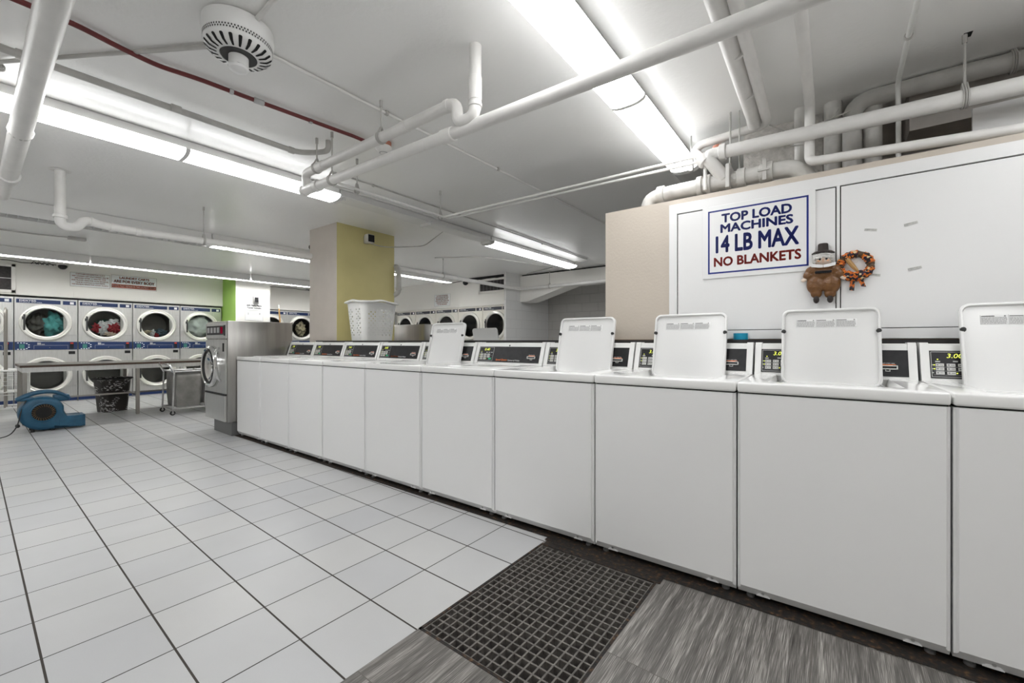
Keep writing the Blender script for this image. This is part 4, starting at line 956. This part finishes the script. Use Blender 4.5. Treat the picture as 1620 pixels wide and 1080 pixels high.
for i, w in enumerate((.40, .46, .42, .48, .40, .34)): text('lettering', ('CUSTOMER INFORMATION', 'ANY LAUNDRY LEFT WILL', 'BE REMOVED AFTER', 'AND PLACED ASIDE FOR', 'PLEASE BE COURTEOUS', 'TO YOUR NEIGHBORS')[i], 'signbrown', s, (0, -.0068, .11 - i * .042), width=w, height=.028, bold=.04)
b = B(); box(b, -.055, .055, -.004, 0, -.10, .10); tag(obj('notice_card', b, 'signwhite', loc=(-10.55, 4.27, 1.88), rot=(0, 0, PI / 2)), 'narrow white card to the right of the notice on the white pier', 'card')

# ------------------------------------------------------------------ small wall devices
def dome(label, loc, rz, side=False):
    t = thing('security_camera', label, 'security camera', loc, rz, 'dome security cameras')
    b = B(); lathe(b, [(.0, 0), (.075, 0), (.078, .03), (.070, .055)], 24, (0, 0, 0), (0, -.3, -1)); obj('housing', b, 'camwhite', t)
    b = B(); lathe(b, [(.062, .05), (.058, .08), (.035, .105), (.0, .115)], 24, (0, 0, 0), (0, -.3, -1)); obj('lens_dome', b, 'domeblack', t)
dome('white dome camera on the far wall left of the laundry signs', (XF + .09, 1.05, 2.55), PI / 2)
dome('white dome camera on the far wall beside the taupe side of the pillar', (XF + .09, 5.93, 2.57), PI / 2)
dome('white dome camera on the back wall left of the vent grille', (-6.74, YR - .08, 2.53), 0)
rng = random.Random(5)
for (y0, y1, n, cl) in ((-.3, 1.0, 9, 'black camera cables along the far wall above the left window'), (4.45, 5.9, 9, 'black camera cables along the far wall right of the white pier')):
    b = B(); pts = [(XF + .02 , y0 + (y1 - y0) * i / n, 2.515 + rng.uniform(-.012, .012)) for i in range(n + 1)]; sweep(b, pts, .007, 6)
    c = y0 + (y1 - y0) * .75
    for k in range(4): sweep(b, [(XF + .03, c + k * .06, 2.50), (XF + .05, c + .03 + k * .06, 2.54), (XF + .04, c + .09 + k * .06, 2.50)], .008, 6)
    tag(obj('cable', b, 'cord'), cl, 'cable')
b = B(); pts = [(-7.6 + 1.9 * i / 12, YR - .01, 2.535 + .01 * math.sin(i * 2.1)) for i in range(13)]; sweep(b, pts, .008, 6)
tag(obj('cable', b, 'cord'), 'black cable along the top of the back wall above the vent grille', 'cable')
t = thing('motion_sensor', 'small dark box sensor high on the mustard side of the pillar', 'sensor', row(-5.137, 1.20, 2.44), TH)
b = B(); box(b, .0, .05, -.03, .03, -.05, .05, .01, 2); obj('bracket', b, 'galv', t)
b = B(); box(b, .045, .13, -.055, .055, -.05, .06, .015, 2); obj('housing', b, 'dustpipe', t)
b = B(); box(b, .128, .134, -.045, .045, -.04, .05, .004, 1); obj('sensor_face', b, 'domeblack', t)
b = B(); p0 = Vector(row(-5.13, 1.26, 2.41)); p1 = Vector(row(-5.13, 1.66, 2.43)); sweep(b, [p0, p0.lerp(p1, .5) - Vector((0, 0, .02)), p1, Vector((-4.55, 3.9, 2.46)), Vector((-4.0, 3.75, 2.55))], .006, 6, .1)
tag(obj('cable', b, 'dustpipe'), 'grey cable from the box sensor up to the bare ceiling fixture', 'cable')
b = B(); sweep(b, [(-5.6, 2.95, 2.56), (-5.58, 2.88, 2.50), (-5.62, 2.80, 2.40), (-5.60, 2.84, 2.33)], .008, 6, .03); tag(obj('cable', b, 'cord'), 'short dark cable end hanging left of the pillar top', 'cable')
t = thing('soap_dispenser', 'small grey wall box above the notice on the white pier', 'wall box', (-10.55, 4.02, 2.07), PI / 2)
b = B(); box(b, -.055, .055, -.075, 0, -.085, .085, .01, 2); obj('housing', b, 'galv', t)
b = B(); box(b, -.035, .04, -.078, -.074, -.05, .06); obj('face_plate', b, 'domeblack', t)
t = pipe('thin white conduit running down the left of the white pier', 'conduit', 'offwhite', [([(-10.53, 3.70, 2.50), (-10.53, 3.70, 1.75)], .008, 0)], 'conduit')

# mop handle leaning behind the stainless machine
t = thing('mop', 'wooden mop handle leaning against the white pier behind the stainless washer', 'mop', (-10.35, 4.60, 0))
b = B(); cyl(b, (0, 0, .08), (-.1, -.10, 1.90), .016, 10); obj('handle', b, 'mopwood', t)
b = B(); cyl(b, (-.1, -.10, 1.90), (-.103, -.103, 1.99), .017, 10); obj('handle_tip', b, 'wire', t)
b = B(); ball(b, (0, 0, .06), .10, 3, (1, 1, .6), .5, 12, 3); obj('mop_head', b, 'whitecloth', t)

# ------------------------------------------------------------------ things on the counter and cupboard
t = thing('tape_roll', 'bright blue roll of tape on the black counter between two raised lids', 'tape', row(-.745, .752, 1.131), 0)
b = B(); lathe(b, [(.026, 0), (.038, 0), (.038, .038), (.026, .038), (.026, 0)], 32); obj('tape', b, 'bluetape', t)
b = B(); lathe(b, [(.0245, .001), (.026, .001), (.026, .037), (.0245, .037), (.0245, .001)], 32); obj('core', b, 'mopwood', t)
t = thing('laundry_basket', 'white plastic laundry basket with diamond holes on the counter by the pillar', 'laundry basket', row(-4.735, 1.02, 1.131), TH)
def basket_pt(u, v):
    h = v * .455; w, d, r = .285 + .07 * v, .43 + .075 * v, .07
    per = [2 * (w - 2 * r), 2 * (d - 2 * r)]
    # u in 0..1 round a rounded rectangle starting at the middle of the front (-y) side
    segs = [('l', (0, -d / 2), (w / 2 - r, -d / 2)), ('a', (w / 2 - r, -d / 2 + r), -90), ('l', (w / 2, -d / 2 + r), (w / 2, d / 2 - r)), ('a', (w / 2 - r, d / 2 - r), 0),
            ('l', (w / 2 - r, d / 2), (-w / 2 + r, d / 2)), ('a', (-w / 2 + r, d / 2 - r), 90), ('l', (-w / 2, d / 2 - r), (-w / 2, -d / 2 + r)), ('a', (-w / 2 + r, -d / 2 + r), 180), ('l', (-w / 2 + r, -d / 2), (0, -d / 2))]
    L = [math.dist(s[1], s[2]) if s[0] == 'l' else r * PI / 2 for s in segs]; t_ = (u % 1) * sum(L)
    for s, l in zip(segs, L):
        if t_ <= l + 1e-9:
            k = t_ / l
            if s[0] == 'l': return Vector((s[1][0] + (s[2][0] - s[1][0]) * k, s[1][1] + (s[2][1] - s[1][1]) * k, h))
            a = math.radians(s[2] + 90 * k); return Vector((s[1][0] + r * math.cos(a), s[1][1] + r * math.sin(a), h))
        t_ -= l
    return Vector((0, -d / 2, h))
b = B(); NU, NV = 52, 17; V = {}
def gv(i, j):
    k = (i % NU, j)
    if k not in V: V[k] = b.verts.new(basket_pt(k[0] / NU, j / NV))
    return V[k]
def bowl_mid(i, j): return basket_pt(((i + .5) % NU) / NU, (j + .5) / NV)
for i in range(NU):
    for j in range(NV):
        c = [gv(i, j), gv(i + 1, j), gv(i + 1, j + 1), gv(i, j + 1)]
        # hole pattern: panels on each side, diagonal lattice
        cpt = bowl_mid(i, j); onx = abs(cpt.y) > .16 and abs(cpt.x) > .02 and abs(cpt.x) < .105; ony = abs(cpt.x) > .115 and abs(cpt.y) < .165 and abs(cpt.y) > .012
        if 2 <= j <= 13 and (i + j) % 2 == 0 and (onx or ony):
            m_ = sum((v.co for v in c), Vector()) / 4
            e = [(c[k].co + c[(k + 1) % 4].co) / 2 for k in range(4)]
            d = [b.verts.new(m_ + (p_ - m_) * .90) for p_ in e]
            for k in range(4):
                b.faces.new((c[k], d[k], d[k - 1])); b.faces.new((c[k], c[(k + 1) % 4], d[k]))
        else: b.faces.new(c)
b.faces.new([gv(i, 0) for i in range(NU)][::-1])
o = obj('tub', b, 'basket', t, smooth=40); md = o.modifiers.new('thick', 'SOLIDIFY'); md.thickness = .0035
b = B(); ring = []
for i in range(NU):
    p = basket_pt(i / NU, 1.0); n_ = Vector((p.x, p.y, 0)).normalized(); lift = .022 * math.exp(-((p.y) / .10) ** 2) if abs(p.x) > .10 else .018 * math.exp(-((p.x) / .08) ** 2) - .0
    ring.append((p + Vector((0, 0, lift)), n_, p))
rows_ = []
for (off, dz) in ((0, -.012), (.010, -.012), (.030, -.018), (.036, -.012), (.030, .0), (.012, .008), (.0, .006)):
    rows_.append([b.verts.new(q + n_ * off + Vector((0, 0, dz))) for q, n_, p in ring])
for r_ in range(len(rows_) - 1):
    for i in range(NU): b.faces.new((rows_[r_][i], rows_[r_][(i + 1) % NU], rows_[r_ + 1][(i + 1) % NU], rows_[r_ + 1][i]))
obj('rim', b, 'basket', t, smooth=60)

# brown doll
t = thing('doll', 'soft doll in brown satin suit and dark hat hanging on the white cupboard', 'doll', row(-.352, .775, 1.325), TH)
b = B()
ball(b, (0, -.012, .165), .052, 3, (1.05, .55, .75)); ball(b, (-.034, -.012, .105), .043, 3, (.95, .6, 1.25)); ball(b, (.034, -.012, .105), .045, 3, (.95, .6, 1.25))
ball(b, (-.030, -.012, .055), .026, 3, (1, .7, 1)); ball(b, (.030, -.012, .052), .026, 3, (1, .7, 1))
for sx in (-1, 1):
    ball(b, (sx * .052, -.012, .178), .028, 3, (1, .8, 1.0)); ball(b, (sx * .064, -.014, .155), .026, 3, (1, .8, 1.0)); ball(b, (sx * .036, -.012, .185), .030, 3, (1, .8, .9))
o = obj('body', b, 'dollbrown', t, smooth=80); r_ = o.modifiers.new('fuse', 'REMESH'); r_.mode = 'VOXEL'; r_.voxel_size = .004; r_.use_smooth_shade = True
sm = o.modifiers.new('soft', 'SMOOTH'); sm.iterations = 3
b = B()
for sx in (-1, 1): sweep(b, [(sx * .066, -.014, .148), (sx * .078, -.016, .136), (sx * .092 , -.016, .130), (sx * .098, -.016, .130)], [.011, .010, .010, .004], 10)
obj('hand', b, 'skin', t)
b = B(); ball(b, (0, -.014, .238), .041, 3, (1.0, .75, .92)); hd = obj('head', b, 'skin', t)
b = B()
for i in range(60):
    x_ = rng.uniform(-.040, .040); ball(b, (x_, -.012 - .034 * math.sqrt(max(0, 1 - (x_ / .044) ** 2)), .270 - rng.uniform(0, .020) - .30 * abs(x_)), .0088, 1)
for sx in (-1, 1):
    for k in range(8): ball(b, (sx * .039, -.024 + rng.uniform(-.012, .012), .222 + k * .004), .008, 1)
obj('curly_hair', b, 'dollhair', hd)
b = B()
for sx in (-1, 1): ball(b, (sx * .014, -.0465, .236), .005, 2, (1, .5, 1.3))
obj('eye', b, 'domeblack', hd)
b = B()
for sx in (-1, 1): ball(b, (sx * .020, -.0425, .227), .006, 2, (1, .4, .7))
obj('cheek', b, 'blush', hd)
b = B(); ball(b, (0, -.046, .230), .004, 2); ball(b, (0, -.045, .221), .005, 2, (1.3, .4, .3)); obj('face_stitching', b, 'blush', hd)
b = B(); lathe(b, [(.0, .006), (.036, .003), (.050, -.004), (.051, -.001), (.040, .007), (.024, .012), (.0225, .046), (.019, .050), (.0, .051)], 24, (0, -.010, .274)); obj('hat', b, 'dollhat', t)
b = B()
for sx in (-1, 1): prism(b, [(sx * .001, .204), (sx * .054, .213), (sx * .052, .198), (sx * .020, .191), (sx * .001, .190)], -.052, -.044, 'y')
obj('collar', b, 'signwhite', t)
b = B(); box(b, -.036, .036, -.050, -.036, .160, .174, .003, 1); obj('belt', b, 'domeblack', t)
for sx in (-1, 1):
    b = B(); ball(b, (sx * .030, -.020, .022), .017, 3, (.8, 1.0, 1.2)); obj('boot', b, 'dollhat', t)
b = B(); sweep(b, [(.052, -.004, .10), (.054, -.004, .05), (.053, -.004, .0)], .0018, 6); obj('cord', b, 'greycloth', t)
# wreath
t = thing('wreath', 'small round wreath wrapped in orange and black pumpkin cloth beside the doll', 'wreath', row(-.218, .775, 1.515), TH)
b = B(); ring = [(.062 * math.cos(a), -.004, .062 * math.sin(a)) for a in [2 * PI * k / 40 for k in range(41)]]
sweep(b, ring, [.0165 + .002 * math.sin(k * 2.3) for k in range(41)], 10, 0, False); obj('twig_ring', b, 'twig', t)
b = B()
for (a0, a1) in ((10, 60), (80, 135), (148, 175), (190, 350)):
    pts = [(.062 * math.cos(math.radians(a)), -.005, .062 * math.sin(math.radians(a))) for a in range(a0, a1 + 1, 5)]; sweep(b, pts, [.0195 + .0025 * math.sin(q * 1.9) for q in range(len(pts))], 10, 0)
obj('cloth_wrap', b, 'halloween', t)
b = B(); ball(b, (-.028, -.016, -.045), .022, 3, (1.3, .5, .8), .5, 9, 2); ball(b, (.028, -.016, -.045), .022, 3, (1.3, .5, .8), .5, 9, 3); ball(b, (0, -.02, -.045), .012, 2)
for (x0, x1, l) in ((-.008, -.016, .085), (.012, .032, .068)): prism(b, [(x0 - .01, -.045), (x0 + .01, -.045), (x1 + .012, -.045 - l), (x1 - .008, -.045 - l + .004)], -.012, -.009, 'y')
obj('bow', b, 'halloween', t)
b = B(); sweep(b, [(-.035, -.012, .042), (-.01, -.014, .0), (.012, -.014, -.032)], [.010, .011, .006], 8); obj('straw_bundle', b, 'mopwood', t)
b = B(); lathe(b, [(.0, .006), (.013, .004), (.015, 0)], 20, (.002, .008, .028), (0, -1, 0), True); obj('suction_hook', b, 'clear', t)
for i, (a, z, l) in enumerate(((-.155, 1.695, 'dusty tape scrap upper left of four on the right cupboard door'), (-.004, 1.702, 'dusty tape scrap upper right of four on the right cupboard door'), (-.142, 1.462, 'dusty tape scrap lower left of four, right of the wreath'), (.010, 1.480, 'dusty tape scrap lower right of four on the right cupboard door'))):
    b = B(); box(b, -.025, .025, -.0015, 0, -.006, .006); tag(obj('tape_scrap', b, 'tapeclear', loc=row(a, .7785, z), rot=(0, .18 * (-1) ** i, TH)), l, 'tape', 'tape scraps on the cupboard door')

# ------------------------------------------------------------------ table, bin, blower, carts at the left
t = thing('folding_table', 'long dark-edged table on square steel legs in front of the dryers', 'table', (-9.0, .42, 0))
TL, TW, TZ = 2.45, .93, .80
b = B(); box(b, -TW / 2, TW / 2, 0, TL, TZ - .028, TZ, .002, 1); obj('top', b, 'tabletop', t)
b = B(); box(b, TW / 2, TW / 2 + .006, 0, TL, TZ - .03, TZ - .001); box(b, -TW / 2, TW / 2, -.006, 0, TZ - .03, TZ - .001); obj('edge_band', b, 'tableedge', t)
b = B()
for (x0, x1, y0, y1) in ((TW / 2 - .045, TW / 2 - .005, .02, TL - .02), (-TW / 2 + .005, -TW / 2 + .045, .02, TL - .02), (-TW / 2, TW / 2, .01, .05)): box(b, x0, x1, y0, y1, TZ - .095, TZ - .03)
obj('apron', b, 'steelpanel', t)
for y in (.035, 1.18, TL - .05):
    for x in (-TW / 2 + .025, TW / 2 - .025):
        b = B(); box(b, x - .022, x + .022, y - .022, y + .022, 0, TZ - .095, .004, 1); obj('leg', b, 'legsteel', t)
    b = B(); box(b, -TW / 2 + .04, TW / 2 - .04, y - .012, y + .012, .285, .31); obj('cross_bar', b, 'legsteel', t)
b = B(); box(b, -.012, .012, .035, TL - .05, .287, .312); obj('centre_bar', b, 'legsteel', t)
t = thing('waste_bin', 'black waste bin with pale reflections painted on, under the table', 'waste bin', (-9.25, 1.42, 0), .35)
b = B(); n = 6; L0 = [rrect(.22 + .0 * k, .28, .06, n) for k in range(1)]
rs = []
for (w, d, z) in ((.235, .30, .004), (.25, .315, .0), (.30, .385, .50), (.315, .40, .505), (.33, .415, .53), (.315, .40, .54), (.30, .385, .53), (.255, .32, .03)):
    rs.append([b.verts.new((p[0], p[1], z)) for p in rrect(w, d, .06, n)])
for i in range(len(rs) - 1):
    for k in range(len(rs[0])): b.faces.new((rs[i][k], rs[i][(k + 1) % len(rs[0])], rs[i + 1][(k + 1) % len(rs[0])], rs[i + 1][k]))
b.faces.new(rs[0][::-1]); b.faces.new(rs[-1]); obj('bin_body', b, 'bin', t)
b = B()
pr = rrect(.335, .42, .065, n); sweep(b, [(p[0], p[1], .527) for p in pr + pr[:1]], .012, 8, 0, False); obj('rim', b, 'rubber', t)

t = thing('air_mover', 'blue plastic floor blower with round black intake in front of the table', 'floor fan', (-7.92, .60, 0), PI / 2)
b = B()
prof = []
for k in range(0, 31):
    a = math.radians(-75 + k * 9.6); r = .205 + .028 * (1 - k / 30); prof.append((-.02 + r * math.cos(a) , .235 + r * math.sin(a)))
# volute outline: scroll from under the outlet, over the top, down the back and along the floor to the outlet
sc_ = []
for k in range(25):
    a = math.radians(20 + k * 250 / 24); r = .185 + .035 * k / 24; sc_.append((-.03 + r * math.cos(a), .235 + r * math.sin(a)))
outline = sc_ + [(.06, .018), (.30, .022), (.31, .165), (.17, .17), (.145, .24)]
prism(b, outline, -.15, .15, 'y')
es = [e for e in b.edges if abs(abs(e.verts[0].co.y) - .15) < 1e-4 and abs(e.verts[0].co.y - e.verts[1].co.y) < 1e-4 and max(e.verts[0].co.x, e.verts[1].co.x) < .29]
bmesh.ops.bevel(b, geom=es, offset=.045, segments=4, affect='EDGES', profile=.5)
body = obj('housing', b, 'blueplastic', t, smooth=50)
b = B(); lathe(b, [(.118, .0), (.118, .012), (.108, .016), (.102, .006)], 36, (-.03, -.15, .24), (0, -1, 0)); obj('intake_ring', b, 'blueplastic', t)
b = B(); lathe(b, [(.0, .0035), (.106, .0035)], 36, (-.03, -.15, .24), (0, -1, 0)); ik = obj('intake', b, 'hole', t)
b = B()
for k in range(26):
    a = 2 * PI * k / 26
    cyl(b, (-.03 + .07 * math.cos(a), -.155, .24 + .07 * math.sin(a)), (-.03 + .10 * math.cos(a + .12), -.155, .24 + .10 * math.sin(a + .12)), .0022, 5)
obj('intake_grille', b, mat('brass_grille', (.22, .13, .05), .4, .6), ik)
b = B(); box(b, .10, .30, -.152, -.146, .05, .13, .003, 1); obj('side_recess', b, 'blueplastic', t)
b = B(); box(b, .298, .316, -.11, .11, .045, .145, .008, 2); obj('outlet_opening', b, 'hole', t)
b = B()
for (x0, x1, z0, z1) in ((.285, .335, .018, .036), (.285, .335, .150, .168)): box(b, x0, x1, -.135, .135, z0, z1, .004, 1)
for y in (-.135, .125): box(b, .285, .335, y, y + .01, .02, .165, .003, 1)
obj('outlet_lip', b, 'blueplastic', t)
b = B(); sweep(b, [(-.245, -.06, .40), (-.16, -.06, .455), (-.05, -.06, .487), (.06, -.06, .482), (.14, -.06, .44), (.20, -.06, .385)], .021, 10, .06)
sweep(b, [(-.245, .06, .40), (-.16, .06, .455), (-.05, .06, .487), (.06, .06, .482), (.14, .06, .44), (.20, .06, .385)], .021, 10, .06)
box(b, -.23, -.10, -.075, .075, .385, .43, .015, 2); box(b, .06, .20, -.075, .075, .36, .44, .015, 2); obj('carry_handle', b, 'blueplastic', t)
b = B()
for x in (-.12, .05):
    for y in (-.1, .1): cyl(b, (x, y, 0), (x, y, .04), .018, 10)
obj('rubber_foot', b, 'rubber', t)
b = B(); cyl(b, (-.24, -.09, .10), (-.24, -.15, .10), .02, 10); sweep(b, [(-.17, -.10, .40), (-.215, -.14, .28), (-.24, -.20, .12), (-.30, -.28, .02), (-.48, -.45, .007), (-.9, -.52, .007)], .006, 8, .08); obj('power_cord', b, 'cord', t)

# two-bag laundry sorter
t = thing('laundry_sorter', 'wheeled steel frame cart holding two grey laundry bags beside the front-loader', 'laundry cart', (-8.19, 1.88, 0))
t.scale = (.95, .95, .97)
b = B(); R_ = .0125
for x in (-.29, .29):
    for y in (.0, .43, .86): sweep(b, [(x, y, .075), (x, y + (.02 if y < .5 else -.02), .70)], R_, 8)
for x in (-.29, .29): sweep(b, [(x, 0, .10), (x, .86, .10)], R_, 8); sweep(b, [(x, .02, .68), (x, .84, .68)], R_, 8)
for y in (0, .43, .86): sweep(b, [(-.29, y, .10), (.29, y, .10)], R_, 8); sweep(b, [(-.29, y * .95 + .02, .68), (.29, y * .95 + .02, .68)], R_, 8)
obj('frame', b, 'galv', t)
b = B(); sweep(b, [(-.29, .02, .66), (-.29, -.05, .80), (.29, -.05, .80), (.29, .02, .66)], .014, 10, .05); obj('push_handle', b, 'chrome', t)
for y in (.03, .475):
    b = B(); n = 6; rs = []
    for (s, z, bulge) in ((.86, .115, 0), (.90, .12, .0), (.97, .35, .012), (.98, .55, .0), (1.0, .675, 0)):
        rs.append([b.verts.new((p[0] * s, y + .19 + p[1] * s + bulge * math.sin(7 * p[0] * 9), z)) for p in rrect(.54, .36, .03, n)])
    for i in range(len(rs) - 1):
        for k in range(len(rs[0])): b.faces.new((rs[i][k], rs[i][(k + 1) % len(rs[0])], rs[i + 1][(k + 1) % len(rs[0])], rs[i + 1][k]))
    b.faces.new(rs[0][::-1]); o = obj('bag', b, 'bag', t, smooth=60); md = o.modifiers.new('thick', 'SOLIDIFY'); md.thickness = .004
for x in (-.29, .29):
    for y in (0, .86):
        b = B(); lathe(b, [(.0, -.012), (.03, -.012), (.036, -.006), (.036, .006), (.03, .012), (.0, .012)], 20, (x, y, .037), (1, 0, 0)); wl = obj('caster', b, 'rubber', t)
        b = B(); box(b, x - .018, x - .014, y - .01, y + .01, .03, .085); box(b, x + .014, x + .018, y - .01, y + .01, .03, .085); box(b, x - .018, x + .018, y - .012, y + .012, .08, .09); obj('fork', b, 'galv', wl)
        b = B(); lathe(b, [(.0, -.0135), (.016, -.0135), (.016, .0135), (.0, .0135)], 14, (x, y, .037), (1, 0, 0)); obj('hub', b, 'galv', wl)
# wire cart at the left edge
t = thing('wire_cart', 'white wire laundry cart with tall steel hanging pole at the left edge', 'laundry cart', (-10.25, .18, 0))
b = B(); wx, wy0, wy1 = .26, -.55, .40
for z in (.45, .51, .57, .63): sweep(b, [(-wx, wy0, z), (wx, wy0, z), (wx, wy1, z), (-wx, wy1, z), (-wx, wy0, z)], .005, 6)
for k in range(14): y = wy0 + (wy1 - wy0) * k / 13; sweep(b, [(-wx, y, .66), (-wx, y, .34), (wx, y, .34), (wx, y, .66)], .0045, 6)
for k in range(9): x = -wx + 2 * wx * k / 8; sweep(b, [(x, wy0, .66), (x, wy0, .34), (x, wy1, .34), (x, wy1, .66)], .0045, 6)
obj('basket', b, 'wire', t)
b = B(); sweep(b, [(-wx, wy0, .67), (wx, wy0, .67), (wx, wy1, .67), (-wx, wy1, .67), (-wx, wy0, .67)], .016, 8, .04); obj('rim', b, 'wire', t)
b = B()
for x in (-wx, wx):
    for y in (wy0, wy1): sweep(b, [(x, y, .09), (x, y, .66)], .011, 8)
for y in (wy0, wy1): sweep(b, [(-wx, y, .10), (wx, y, .10)], .010, 8)
for x in (-wx, wx): sweep(b, [(x, wy0, .10), (x, wy1, .10)], .010, 8); sweep(b, [(x, wy0, .30), (x, wy1, .30)], .006, 8)
obj('frame', b, 'wire', t)
b = B(); sweep(b, [(.02, .18, .10), (.02, .18, 1.62)], .014, 10); sweep(b, [(.14, .16, .10), (.14, .16, 1.58), (.04, .17, 1.64)], .012, 10, .04); obj('hanging_pole', b, 'legsteel', t)
for x in (-wx, wx):
    for y in (wy0, wy1):
        b = B(); lathe(b, [(.0, -.012), (.04, -.012), (.045, 0), (.04, .012), (.0, .012)], 18, (x, y, .046), (1, 0, 0)); obj('caster', b, 'rubber', t)
